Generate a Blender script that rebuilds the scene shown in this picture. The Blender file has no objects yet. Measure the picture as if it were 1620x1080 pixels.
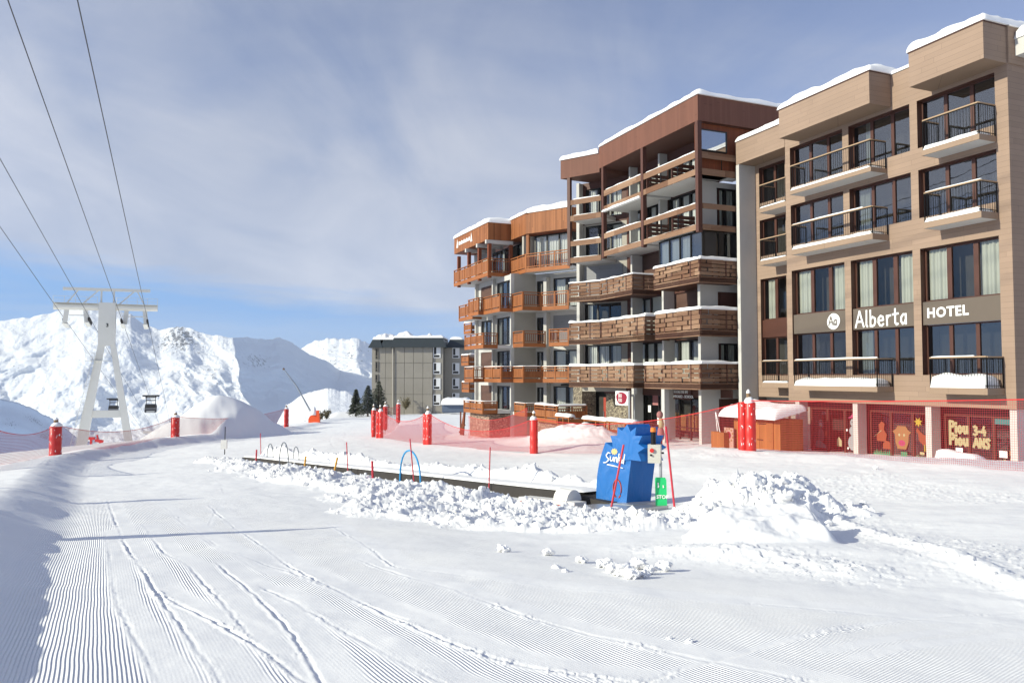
import bpy, bmesh, math, random
import numpy as np
from mathutils import Vector, Matrix
random.seed(7)
SC = bpy.context.scene
COL = SC.collection
R = math.radians
# ------------------------------------------------------------------ camera geometry (photo pixels, 1620x1080)
F, HY = 1250.0, 595.0
PITCH = math.atan((HY - 540) / F)
CP, SP = math.cos(PITCH), math.sin(PITCH)
def ray(px, py):
    a = (px - 810) / F; b = (540 - py) / F
    return np.array([a, CP - b * SP, SP + b * CP])
def at_depth(px, py, Y):
    r = ray(px, py); return r * (Y / r[1])
PHI = math.atan(530 / F)
A = np.array([-math.sin(PHI), math.cos(PHI), 0.0])     # along the facades, away from us
NN = np.array([-math.cos(PHI), -math.sin(PHI), 0.0])   # out of the facades
C0 = at_depth(1603, 450, 27.5); C0[2] = 0
def W(s, n, z): return tuple(C0 + A * s + NN * n + np.array([0, 0, z]))
def s_at(px, n, py=595):
    r = ray(px, py); P = C0 + NN * n
    return float(-(P[0] * r[1] - P[1] * r[0]) / (A[0] * r[1] - A[1] * r[0]))
def z_at(s, n, py):
    x, y, _ = W(s, n, 0); px = 810 + F * x / y; r = ray(px, py); return float(r[2] * y / r[1])
def on_plane(px, py, O, nrm):
    r = ray(px, py); return r * (np.dot(O, nrm) / np.dot(r, nrm))
# ------------------------------------------------------------------ object helpers
BASE = {}
def tag(o, label=None, cat=None, group=None, kind=None):
    if label: o['label'] = label
    if cat: o['category'] = cat
    if group: o['group'] = group
    if kind: o['kind'] = kind
    return o
def thing(name, label, cat, loc=(0, 0, 0), group=None):
    o = bpy.data.objects.new(name, None); COL.objects.link(o)
    o.empty_display_size = 0.3
    o.location = loc; BASE[o] = Vector(loc)
    return tag(o, label, cat, group)
class MB:
    def __init__(self): self.v = []; self.f = []; self.m = []; self.s = []
    def add(self, vs, fs, m=0, smooth=False):
        o = len(self.v); self.v += [tuple(map(float, p)) for p in vs]
        for f in fs:
            self.f.append([i + o for i in f]); self.m.append(m); self.s.append(smooth)
    def hexa(self, c, m=0):   # 8 corners: bottom 4 ccw, top 4
        self.add(c, [(3, 2, 1, 0), (4, 5, 6, 7), (0, 1, 5, 4), (1, 2, 6, 5), (2, 3, 7, 6), (3, 0, 4, 7)], m)
    def box(self, x0, x1, y0, y1, z0, z1, m=0):
        self.hexa([(x0, y0, z0), (x1, y0, z0), (x1, y1, z0), (x0, y1, z0), (x0, y0, z1), (x1, y0, z1), (x1, y1, z1), (x0, y1, z1)], m)
    def wbox(self, s0, s1, n0, n1, z0, z1, m=0):
        self.hexa([W(s0, n0, z0), W(s1, n0, z0), W(s1, n1, z0), W(s0, n1, z0), W(s0, n0, z1), W(s1, n0, z1), W(s1, n1, z1), W(s0, n1, z1)], m)
    def quad(self, a, b, c, d, m=0): self.add([a, b, c, d], [(0, 1, 2, 3)], m)
    def bar(self, p, q, w, h, m=0, up=(0, 0, 1)):
        p = Vector(p); q = Vector(q); d = (q - p).normalized(); u = Vector(up)
        sd = d.cross(u)
        if sd.length < 1e-4: sd = d.cross(Vector((1, 0, 0)))
        sd.normalize(); u = sd.cross(d)
        a = sd * w / 2; b = u * h / 2
        self.hexa([p - a - b, p + a - b, q + a - b, q - a - b, p - a + b, p + a + b, q + a + b, q - a + b], m)
    def tube(self, pts, r, m=0, seg=8, cap=True):
        pts = [Vector(p) for p in pts]; n = len(pts); vs = []; fs = []
        rr = r if isinstance(r, (list, tuple)) else [r] * n
        for i, p in enumerate(pts):
            d = (pts[min(i + 1, n - 1)] - pts[max(i - 1, 0)]).normalized()
            ref = Vector((0, 0, 1)) if abs(d.z) < .9 else Vector((1, 0, 0))
            a = d.cross(ref).normalized(); b = d.cross(a)
            for k in range(seg):
                t = 2 * math.pi * k / seg
                vs.append(p + (a * math.cos(t) + b * math.sin(t)) * rr[i])
        for i in range(n - 1):
            for k in range(seg):
                fs.append((i * seg + k, i * seg + (k + 1) % seg, (i + 1) * seg + (k + 1) % seg, (i + 1) * seg + k))
        self.add(vs, fs, m, True)
        if cap:
            self.add(vs[:seg], [tuple(range(seg - 1, -1, -1))], m); self.add(vs[-seg:], [tuple(range(seg))], m)
    def lathe(self, prof, c=(0, 0, 0), m=0, seg=16):
        vs = []; fs = []
        for r, z in prof:
            for k in range(seg):
                t = 2 * math.pi * k / seg; vs.append((c[0] + r * math.cos(t), c[1] + r * math.sin(t), c[2] + z))
        for i in range(len(prof) - 1):
            for k in range(seg):
                fs.append((i * seg + k, i * seg + (k + 1) % seg, (i + 1) * seg + (k + 1) % seg, (i + 1) * seg + k))
        fs.append(tuple(range(seg - 1, -1, -1))); fs.append(tuple((len(prof) - 1) * seg + k for k in range(seg)))
        self.add(vs, fs, m, True)
    def prism(self, poly, vec, m=0):   # poly: 3-D points, extruded by vec
        n = len(poly); v = Vector(vec)
        a = [Vector(p) for p in poly]; b = [p + v for p in a]
        self.add(a + b, [tuple(range(n - 1, -1, -1)), tuple(range(n, 2 * n))] + [(i, (i + 1) % n, n + (i + 1) % n, n + i) for i in range(n)], m)
    def build(self, name, mats, parent=None, recalc=True, uv=None):
        me = bpy.data.meshes.new(name)
        b = BASE.get(parent, Vector((0, 0, 0))) if parent is not None else Vector((0, 0, 0))
        vs = np.array(self.v, dtype=float) - np.array(b) if self.v else np.zeros((0, 3))
        me.from_pydata(vs.tolist(), [], self.f)
        if not isinstance(mats, (list, tuple)): mats = [mats]
        for mt in mats: me.materials.append(mt)
        if self.f:
            me.polygons.foreach_set('material_index', self.m); me.polygons.foreach_set('use_smooth', self.s)
        if recalc:
            bm = bmesh.new(); bm.from_mesh(me); bmesh.ops.recalc_face_normals(bm, faces=bm.faces); bm.to_mesh(me); bm.free()
        if uv is not None:
            l = me.uv_layers.new(name='UVMap')
            for li, lo in enumerate(me.loops): l.data[li].uv = uv[lo.vertex_index]
        me.update()
        o = bpy.data.objects.new(name, me); COL.objects.link(o)
        if parent is not None: o.parent = parent; BASE[o] = Vector((0, 0, 0)) + b
        return o
def solo(mb, name, mats, label, cat, base=None, group=None):
    o = mb.build(name, mats)
    if base is not None:
        b = Vector(base); o.data.transform(Matrix.Translation(-b)); o.location = b
    return tag(o, label, cat, group)
def copy_tree(o, parent=None):
    c = o.copy(); COL.objects.link(c)
    if parent is not None: c.parent = parent
    for ch in list(o.children): copy_tree(ch, c)
    return c
# ------------------------------------------------------------------ noise (numpy)
def _h(ix, iy, seed):
    n = (ix.astype(np.int64) * 374761393 + iy.astype(np.int64) * 668265263 + seed * 1442695041) & 0xffffffff
    n = ((n ^ (n >> 13)) * 1274126177) & 0xffffffff
    return ((n ^ (n >> 16)) & 0xffff) / 65535.0
def vnoise(x, y, seed=0):
    ix = np.floor(x); iy = np.floor(y); fx = x - ix; fy = y - iy
    fx = fx * fx * fx * (fx * (fx * 6 - 15) + 10); fy = fy * fy * fy * (fy * (fy * 6 - 15) + 10)
    a = _h(ix, iy, seed); b = _h(ix + 1, iy, seed); c = _h(ix, iy + 1, seed); d = _h(ix + 1, iy + 1, seed)
    return (a * (1 - fx) + b * fx) * (1 - fy) + (c * (1 - fx) + d * fx) * fy
def fbm(x, y, o=5, seed=0, g=.5):
    t = 0; a = 1; n = 0
    for k in range(o):
        t = t + a * vnoise(x, y, seed + k * 17); n += a; a *= g; x = x * 2.03 + 11.3; y = y * 2.03 - 7.7
    return t / n
def ridged(x, y, o=5, seed=0, g=.5):
    t = 0; a = 1; n = 0
    for k in range(o):
        t = t + a * (1 - np.abs(2 * vnoise(x, y, seed + k * 13) - 1)); n += a; a *= g; x = x * 2.07 + 5.1; y = y * 2.07 + 3.3
    return t / n
def worley(x, y, seed=0):    # chunky blocks: tilted facets per cell
    ix = np.floor(x); iy = np.floor(y); best = np.full(x.shape, 9.0); val = np.zeros(x.shape)
    for dx in (-1, 0, 1):
        for dy in (-1, 0, 1):
            cx = ix + dx; cy = iy + dy
            px = cx + _h(cx, cy, seed); py = cy + _h(cx, cy, seed + 5)
            d = (x - px) ** 2 + (y - py) ** 2
            hh = _h(cx, cy, seed + 9) + (x - px) * (_h(cx, cy, seed + 11) - .5) * 1.3 + (y - py) * (_h(cx, cy, seed + 12) - .5) * 1.3
            m = d < best; best = np.where(m, d, best); val = np.where(m, hh, val)
    return np.clip(val, 0, 1.3), np.sqrt(best)
def sstep(a, b, x):
    t = np.clip((x - a) / (b - a), 0, 1); return t * t * (3 - 2 * t)
# ------------------------------------------------------------------ materials
def new_mat(name):
    m = bpy.data.materials.new(name); m.use_nodes = True
    nt = m.node_tree; bs = nt.nodes['Principled BSDF']
    return m, nt, bs
def nd(nt, typ, ins=None, **pr):
    n = nt.nodes.new(typ)
    for k, v in pr.items(): setattr(n, k, v)
    if ins:
        for k, v in ins.items():
            if isinstance(v, bpy.types.NodeSocket): nt.links.new(v, n.inputs[k])
            else: n.inputs[k].default_value = v
    return n
def mth(nt, op, a, b=None, c=None, clamp=False):
    i = {0: a}
    if b is not None: i[1] = b
    if c is not None: i[2] = c
    return nd(nt, 'ShaderNodeMath', i, operation=op, use_clamp=clamp).outputs[0]
def mixc(nt, f, a, b, blend='MIX'):
    n = nt.nodes.new('ShaderNodeMix'); n.data_type = 'RGBA'; n.blend_type = blend
    for idx, v in ((0, f), (6, a), (7, b)):
        if isinstance(v, bpy.types.NodeSocket): nt.links.new(v, n.inputs[idx])
        else: n.inputs[idx].default_value = v if not isinstance(v, tuple) or len(v) == 4 else v + (1,)
    return n.outputs[2]
def pos(nt): return nd(nt, 'ShaderNodeNewGeometry').outputs['Position']
def noise(nt, vec, scale, detail=4, rough=.55, dist=0):
    return nd(nt, 'ShaderNodeTexNoise', {'Vector': vec, 'Scale': scale, 'Detail': detail, 'Roughness': rough, 'Distortion': dist}).outputs[0]
def bump(nt, bs, h, strength=.3, dist=.02):
    b = nd(nt, 'ShaderNodeBump', {'Height': h, 'Strength': strength, 'Distance': dist})
    nt.links.new(b.outputs[0], bs.inputs['Normal'])
def plain(name, col, rough=.6, var=.12, nscale=6, metal=0, bmp=.08, spec=.4):
    m, nt, bs = new_mat(name)
    p = pos(nt); n1 = noise(nt, p, nscale)
    f = mth(nt, 'MULTIPLY_ADD', n1, var * 2, 1 - var)
    c = nd(nt, 'ShaderNodeVectorMath', {0: col, 3: f}, operation='SCALE').outputs[0]
    nt.links.new(c, bs.inputs['Base Color'])
    bs.inputs['Roughness'].default_value = rough; bs.inputs['Metallic'].default_value = metal
    bs.inputs['Specular IOR Level'].default_value = spec
    if bmp: bump(nt, bs, noise(nt, p, nscale * 8, 3), bmp, .01)
    return m
def planks(name, col, orient='z', width=.2, joint=.06, var=.16, rough=.7, seg=3.0, jdark=.35, grain=.25, tint=None, spec=.25):
    m, nt, bs = new_mat(name)
    p = pos(nt)
    sx = nd(nt, 'ShaderNodeSeparateXYZ', {0: p})
    h = nd(nt, 'ShaderNodeVectorMath', {0: p, 1: tuple(A * 1.0 + NN * .97)}, operation='DOT_PRODUCT').outputs['Value']
    z = sx.outputs[2]
    a, l = (z, h) if orient == 'z' else (h, z)
    t = mth(nt, 'DIVIDE', a, width); row = mth(nt, 'FLOOR', t); fr = mth(nt, 'FRACT', t)
    w1 = nd(nt, 'ShaderNodeTexWhiteNoise', {'W': row}, noise_dimensions='1D').outputs['Value']
    l2 = mth(nt, 'ADD', mth(nt, 'DIVIDE', l, seg), mth(nt, 'MULTIPLY', w1, 7.3))
    cell = mth(nt, 'FLOOR', l2); lf = mth(nt, 'FRACT', l2)
    cv = nd(nt, 'ShaderNodeCombineXYZ', {0: row, 1: cell}).outputs[0]
    w2 = nd(nt, 'ShaderNodeTexWhiteNoise', {'Vector': cv}, noise_dimensions='3D').outputs['Value']
    gv = nd(nt, 'ShaderNodeCombineXYZ', {0: mth(nt, 'MULTIPLY', l, 1.2), 1: mth(nt, 'MULTIPLY', a, 22.0), 2: mth(nt, 'MULTIPLY', w2, 30.0)}).outputs[0]
    g = noise(nt, gv, 1.6, 5, .6)
    big = noise(nt, p, .7, 3)
    f = mth(nt, 'ADD', mth(nt, 'MULTIPLY_ADD', w2, var * 2, 1 - var - grain * .5 - .1), mth(nt, 'ADD', mth(nt, 'MULTIPLY', g, grain), mth(nt, 'MULTIPLY', big, .2)))
    base = col if tint is None else mixc(nt, w2, col, tint)
    if tint is None:
        c = nd(nt, 'ShaderNodeVectorMath', {0: col[:3], 3: f}, operation='SCALE').outputs[0]
    else:
        c = nd(nt, 'ShaderNodeVectorMath', {0: base, 3: f}, operation='SCALE').outputs[0]
    e = mth(nt, 'LESS_THAN', fr, joint)
    e2 = mth(nt, 'LESS_THAN', lf, .004)
    e = mth(nt, 'MAXIMUM', e, e2)
    c2 = nd(nt, 'ShaderNodeVectorMath', {0: c, 3: jdark}, operation='SCALE').outputs[0]
    nt.links.new(mixc(nt, e, c, c2), bs.inputs['Base Color'])
    bs.inputs['Roughness'].default_value = rough; bs.inputs['Specular IOR Level'].default_value = spec
    bump(nt, bs, mth(nt, 'SUBTRACT', mth(nt, 'MULTIPLY', g, .25), e), .35, .01)
    return m
M = {}
M['snow'] = plain('snow_surface', (.87, .865, .86), .75, .03, 3, 0, .35, .2)
M['clad'] = planks('beige_larch_cladding', (.295, .208, .153), 'z', .2, .05, .055, .75, 3.2, .7, .09)
M['cladshade'] = M['clad']
M['brownfas'] = planks('brown_fascia_boards', (.155, .066, .044), 'v', .16, .05, .08, .65, 9, .7, .15)
M['brownwood'] = planks('weathered_brown_boards', (.19, .098, .058), 'z', .37, .0, .16, .8, 2.2, .5, .6, tint=(.25, .155, .10, 1))
M['brownpost'] = plain('dark_brown_post', (.085, .032, .022), .6, .15, 5)
M['orange'] = planks('orange_stained_boards', (.235, .082, .028), 'v', .13, .05, .14, .6, 6, .6, .25, tint=(.285, .108, .04, 1))
M['orangeb'] = planks('orange_stained_beam', (.30, .105, .034), 'z', .34, .0, .1, .6, 3, .6, .3)
M['orangedk'] = planks('red_brown_boards', (.20, .055, .022), 'v', .14, .06, .15, .6, 6, .55, .25)
M['white'] = plain('white_plaster', (.50, .485, .455), .85, .06, 2.5, 0, .15)
M['soffit'] = plain('pale_soffit', (.56, .55, .53), .85, .05, 2, 0, .1)
M['greywall'] = plain('grey_render_or_shade', (.37, .345, .30), .9, .1, 1.2, 0, .3)  # also the painted shade on the orange block's white side wall
M['tansof'] = planks('beige_soffit_boards', (.24, .17, .12), 'z', .2, .0, .05, .8, 5, .6, .1)
M['frame'] = plain('dark_brown_window_frame', (.075, .028, .018), .45, .15, 9)
M['black'] = plain('black_window_frame', (.016, .014, .013), .4, .2, 9)
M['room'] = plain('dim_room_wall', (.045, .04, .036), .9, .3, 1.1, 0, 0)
M['curtain'] = plain('pale_curtain_cloth', (.42, .42, .36), .9, .06, 4, 0, 0)
M['curtainw'] = plain('white_curtain_cloth', (.62, .62, .59), .9, .05, 4, 0, 0)
M['shutter'] = planks('brown_roller_shutter', (.11, .06, .045), 'z', .055, .12, .05, .6, 30, .6, .05)
M['shutshade'] = planks('grey_shutter_or_shade', (.24, .24, .25), 'z', .06, .1, .04, .6, 30, .7, .05)  # also serves as painted shadow under the brown block's overhang
M['sign'] = plain('taupe_sign_board', (.115, .09, .07), .6, .05, 3, 0, .03)
M['letter'] = plain('white_letter_paint', (.82, .82, .80), .5, .02, 5, 0, 0)
M['rail'] = plain('black_railing_steel', (.018, .017, .017), .4, .2, 10, .5)
M['handrail'] = plain('pale_wood_handrail', (.36, .245, .15), .6, .15, 8)
M['slab'] = planks('balcony_edge_board', (.29, .205, .145), 'z', .6, .0, .04, .75, 4, .7, .1)
M['concrete'] = plain('concrete', (.33, .32, .30), .9, .12, 2, 0, .3)
M['red'] = plain('red_vinyl_padding', (.62, .028, .022), .38, .08, 5, 0, .05, .5)
M['redpole'] = plain('red_painted_pole', (.55, .03, .05), .45, .1, 5, 0, 0, .5)
M['yellowpole'] = plain('yellow_painted_pole', (.72, .36, .05), .5, .1, 5, 0, 0, .5)
M['wood'] = plain('raw_timber_post', (.22, .14, .08), .85, .3, 14)
M['hutwood'] = planks('orange_hut_boards', (.32, .118, .032), 'v', .15, .05, .15, .6, 6, .55, .3)
M['blue'] = plain('blue_vinyl_cover', (.01, .145, .46), .42, .06, 3, 0, .0, .5)
_nt = M['blue'].node_tree; _b = _nt.nodes['Principled BSDF']; _p = nd(_nt, 'ShaderNodeVectorMath', {0: pos(_nt), 1: (2.2, 2.2, 1.0)}, operation='MULTIPLY').outputs[0]; bump(_nt, _b, noise(_nt, _p, 2.0, 2, .4, .8), .25, .12)
M['bluehoop'] = plain('blue_plastic_hose', (.03, .30, .62), .4, .1, 5, 0, 0)
M['greyhoop'] = plain('dark_grey_hose', (.12, .14, .17), .5, .1, 5, 0, 0)
M['green'] = plain('green_plastic_sign', (.02, .55, .17), .45, .04, 4, 0, 0)
M['boxgrey'] = plain('cream_switch_box', (.55, .54, .47), .5, .05, 4, 0, .02)
M['steelw'] = plain('white_painted_steel', (.64, .63, .59), .5, .05, .8, 0, .03)
M['galv'] = plain('galvanised_steel', (.42, .43, .44), .4, .12, 5, .7, .05)
M['rubber'] = plain('black_rubber_belt', (.035, .03, .027), .7, .25, 5, 0, .2)
M['cable'] = plain('steel_rope', (.07, .07, .075), .5, .1, 5, .4, 0)
M['gondola'] = plain('dark_gondola_paint', (.02, .022, .035), .3, .1, 3, 0, 0, .5)
M['roofdark'] = plain('dark_metal_roof', (.045, .055, .06), .5, .15, .4, .2, .05)
M['panelgrey'] = plain('precast_concrete_panel', (.30, .275, .235), .9, .14, .35, 0, .2)
M['paneldark'] = plain('panel_joint_grey', (.17, .155, .13), .9, .1, .5, 0, .1)
M['white2'] = plain('white_window_frame', (.72, .72, .72), .5, .04, 4, 0, 0)
M['amber'] = plain('amber_beacon_glass', (.8, .2, .01), .3, .05, 5, 0, 0, .6)
M['reddoor'] = plain('red_door_paint', (.33, .055, .035), .5, .08, 4)
M['bark'] = plain('bark', (.09, .06, .04), .9, .3, 20)
M['needles'] = plain('spruce_needles', (.05, .066, .036), .75, .4, 2, 0, 0)
M['twig'] = plain('dry_twigs', (.13, .11, .06), .85, .3, 6, 0, 0)
M['whitewood'] = plain('snowy_white_plastic', (.72, .70, .66), .6, .06, 4, 0, .05)
M['darkcloth'] = plain('dark_awning_cloth', (.05, .06, .075), .85, .1, 3)
M['bluegrey'] = plain('blue_grey_sheet', (.10, .13, .19), .6, .1, 2)
for nm, c in dict(teal=(.03, .33, .33), yellow=(.75, .55, .06), cream=(.68, .62, .34), pink=(.65, .08, .22), leaf=(.06, .38, .2), rust=(.45, .11, .04), palegrey=(.48, .56, .58), tan=(.5, .26, .1), slate=(.10, .17, .17), crimson=(.42, .015, .05), rose=(.60, .25, .24)).items():
    M[nm] = plain('paper_' + nm, tuple(v * .55 for v in c), .8, .05, 4, 0, 0)  # colours darkened to stand in for the dimness behind the glass
def glass_mat(name, tint=(.55, .6, .6), bias=.09):
    m, nt, bs = new_mat(name); nt.nodes.remove(bs)
    out = nt.nodes['Material Output']
    wv = nd(nt, 'ShaderNodeBump', {'Height': noise(nt, pos(nt), .9, 2), 'Strength': .12, 'Distance': .02}).outputs[0]
    g = nd(nt, 'ShaderNodeBsdfGlossy', {'Color': (.95, .97, 1, 1), 'Roughness': .01, 'Normal': wv})
    t = nd(nt, 'ShaderNodeBsdfTransparent', {'Color': tint + (1,)})
    ge = nd(nt, 'ShaderNodeNewGeometry')
    cs = mth(nt, 'ABSOLUTE', nd(nt, 'ShaderNodeVectorMath', {0: ge.outputs['Normal'], 1: ge.outputs['Incoming']}, operation='DOT_PRODUCT').outputs['Value'])
    f = mth(nt, 'ADD', mth(nt, 'MULTIPLY', mth(nt, 'POWER', mth(nt, 'SUBTRACT', 1.0, cs), 5.0), .9), bias, clamp=True)
    x = nd(nt, 'ShaderNodeMixShader', {0: f, 1: t.outputs[0], 2: g.outputs[0]})
    nt.links.new(x.outputs[0], out.inputs[0]); return m
M['glass'] = glass_mat('window_glass', (.86, .88, .87), .07)
M['glassr'] = glass_mat('reflective_window_glass', (.5, .53, .55), .16)
M['glassm'] = glass_mat('mirror_bright_glass', (.35, .4, .45), .5)
def stone_mat(name, c1, c2, scale):
    m, nt, bs = new_mat(name); p = pos(nt)
    pv = nd(nt, 'ShaderNodeVectorMath', {0: p, 1: (1, 1, 1.7)}, operation='MULTIPLY').outputs[0]
    v = nd(nt, 'ShaderNodeTexVoronoi', {'Vector': pv, 'Scale': scale})
    e = nd(nt, 'ShaderNodeTexVoronoi', {'Vector': pv, 'Scale': scale}, feature='DISTANCE_TO_EDGE')
    r = nd(nt, 'ShaderNodeSeparateColor', {0: v.outputs['Color']}).outputs[0]
    c = mixc(nt, r, c1 + (1,), c2 + (1,))
    k = mth(nt, 'LESS_THAN', e.outputs['Distance'], .06)
    nt.links.new(mixc(nt, k, c, (.06, .05, .045, 1)), bs.inputs['Base Color']); bs.inputs['Roughness'].default_value = .9
    bump(nt, bs, mth(nt, 'MINIMUM', e.outputs['Distance'], .2), .8, .08)
    return m
M['stone'] = stone_mat('rubble_stone', (.16, .13, .09), (.36, .31, .22), 4.5)
M['stonered'] = stone_mat('reddish_rubble_stone', (.22, .13, .09), (.42, .29, .22), 4.0)
def net_mat(cov):
    m, nt, bs = new_mat('red_safety_netting'); out = nt.nodes['Material Output']
    uv = nd(nt, 'ShaderNodeUVMap').outputs[0]; s = nd(nt, 'ShaderNodeSeparateXYZ', {0: uv})
    a = mth(nt, 'LESS_THAN', mth(nt, 'FRACT', mth(nt, 'DIVIDE', s.outputs[0], .062)), cov)
    b = mth(nt, 'LESS_THAN', mth(nt, 'FRACT', mth(nt, 'DIVIDE', s.outputs[1], .062)), cov)
    k = mth(nt, 'MAXIMUM', a, b)
    bs.inputs['Base Color'].default_value = (.42, .022, .028, 1); bs.inputs['Roughness'].default_value = .6
    t = nd(nt, 'ShaderNodeBsdfTransparent')
    x = nd(nt, 'ShaderNodeMixShader', {0: k, 1: t.outputs[0], 2: bs.outputs[0]})
    nt.links.new(x.outputs[0], out.inputs[0]); return m
M['net'] = net_mat(.105); M['netd'] = net_mat(.185)
M['netrope'] = plain('red_net_rope', (.62, .03, .03), .6, .05, 5, 0, 0)
# ------------------------------------------------------------------ terrain
CTRL = [(0, 4.5, -1.75), (-3, 6, -1.9), (4, 6, -1.75), (0, 9, -2.12), (-6, 12, -2.45), (3, 13, -2.45), (8, 9, -1.85),
        (2.4, 18, -2.92), (11.7, 18, -2.42), (13.1, 20.2, -2.45), (9, 29.9, -2.95), (1.1, 41, -4.03), (-5.3, 50, -4.3),
        (-9.8, 58, -4.42), (-13.6, 94, -5.2), (-25.3, 44, -4.85), (-26.3, 62, -5.3), (-24.4, 86, -5.85), (-18, 138, -6.6),
        (-11.8, 35.6, -3.75), (-17, 25, -3.55), (0, -12, -.8), (-9, -6, -1.4), (20, 5, -1.5), (-30, 160, -7.2), (10, 160, -6.4),
        (60, 60, -3.5), (40, -20, 0.5), (-14, 70, -5.15), (-2, 62, -4.72)]
for s, n, z in [(0, 0, -3.08), (11, 0, -3.5), (15, 2.3, -3.55), (24, 3, -3.75), (37.4, 3.5, -4.66), (45, 4, -4.85), (31, 0, -3.8), (0, -12, -3.0), (20, -10, -3.6)]:
    x, y, _ = W(s, n, 0); CTRL.append((x, y, z))
CTRL = np.array(CTRL)
def _tps(P, Q):
    d2 = ((P[:, None, :] - Q[None]) ** 2).sum(-1) + 1e-9
    return d2 * np.log(d2) * .5
_K = _tps(CTRL[:, :2], CTRL[:, :2]) + np.eye(len(CTRL)) * 2.0
_P = np.c_[np.ones(len(CTRL)), CTRL[:, :2]]
_Ls = np.block([[_K, _P], [_P.T, np.zeros((3, 3))]])
_wt = np.linalg.solve(_Ls, np.r_[CTRL[:, 2], 0, 0, 0])
def base_ground(x, y):
    x = np.atleast_1d(np.asarray(x, float)); y = np.atleast_1d(np.asarray(y, float))
    xc = np.clip(x, -45, 70); yc = np.clip(y, -25, 175)
    out = np.full(x.shape, _wt[-3]) + _wt[-2] * xc + _wt[-1] * yc
    for i in range(len(CTRL)):
        d2 = (xc - CTRL[i, 0]) ** 2 + (yc - CTRL[i, 1]) ** 2 + 1e-9
        out = out + _wt[i] * d2 * np.log(d2) * .5
    return out
def gpix(px, py):   # ground point seen at a photo pixel
    r = ray(px, py); d = 10.0
    for _ in range(60):
        P = r * (d / r[1]); g = base_ground(P[0], P[1])[0]
        d += (P[2] - g) * 4 * (d / 20 + .2)
        d = max(2, min(d, 250))
    return np.array([P[0], P[1], g])
# crest of the snow bank along the left side of the piste
CY = np.array([-30, -12, 0, 4.5, 17, 30, 44, 52, 62, 74, 86, 95, 112, 130, 150, 200.])
CX = np.array([14, 4.5, -2.2, -4.6, -11.0, -18.0, -25.0, -27.0, -26.6, -25.4, -24.2, -23.4, -23.5, -26, -30, -40.])
_cy = np.linspace(-30, 200, 1200)
def _smooth(a, k=41):
    ker = np.hanning(k); ker /= ker.sum(); p = np.pad(a, k // 2, mode='edge')
    return np.convolve(p, ker, 'valid')
_cx = _smooth(np.interp(_cy, CY, CX), 101); _ct = np.gradient(_cx, _cy); _cc = 1 / np.sqrt(1 + _ct ** 2)
def crest_d(x, y):
    return (x - np.interp(y, _cy, _cx)) * np.interp(y, _cy, _cc)
# magic carpet line
CV0 = np.array([2.35, 17.75]); CV1 = gpix(392, 727)[:2]
CVD = (CV1 - CV0); CVL = np.linalg.norm(CVD); CVD = CVD / CVL; CVN = np.array([CVD[1], -CVD[0]])
if CVN[1] > 0: CVN = -CVN          # CVN points to the camera side
def smooth_ground(x, y):
    x = np.atleast_1d(np.asarray(x, float)); y = np.atleast_1d(np.asarray(y, float))
    z = base_ground(x, y)
    d = crest_d(x, y)
    H = np.interp(y, [-30, 4, 17, 40, 60, 90, 110], [.8, .60, .43, .5, .62, .35, 0.1])
    wob = (fbm(x * .5, y * .5, 3, 3) - .5) * .5
    inner = 1 - sstep(0, 1, (d + wob * .8) / 1.7)
    outer = np.where(d < 0, np.exp(np.minimum(d, 0) / 9), 1)
    z = z + H * inner * outer
    ds = np.interp(y, [0, 50, 80, 100, 200], [12, 9, 5, 2.5, 2.5])   # where the bench falls away to the valley
    e = np.maximum(0, -d - ds)
    z = z - np.where(e < 4, e * e * .09, .72 * (e - 2))
    far = np.maximum(0, y - 165); z = z - far * .35
    # heap of machine-made snow beyond the net
    hx = (x + 28.1); hy = (y - 76)
    th = np.arctan2(hy, hx); rr = np.hypot(hx, hy * .8)
    Rr = 6.3 + .7 * np.sin(3 * th + 1) + (fbm(x * .4, y * .4, 3, 9) - .5) * 1.6
    cone = np.clip(1 - rr / Rr, 0, 1)
    z = z + 4.1 * np.where(cone > .7, cone - (cone - .7) ** 2 * 1.0, cone)
    # pile in front of the entrance
    for (s, n, hgt, rad) in [(s_at(905, 4.9), 4.9, .95, 1.7), (s_at(940, 4.7), 4.7, .85, 1.8), (s_at(872, 5.2), 5.2, .6, 1.7), (s_at(915, 7), 7, .25, 2.5), (8, 7.3, .25, 4), (0, 5, .25, 4)]:
        X, Y, _ = W(s, n, 0); q = np.exp(-((x - X) ** 2 + (y - Y) ** 2) / rad ** 2)
        z = z + hgt * q * (.8 + .5 * (fbm(x * 1.1, y * 1.1, 4, 21) - .3))
    return z
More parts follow.
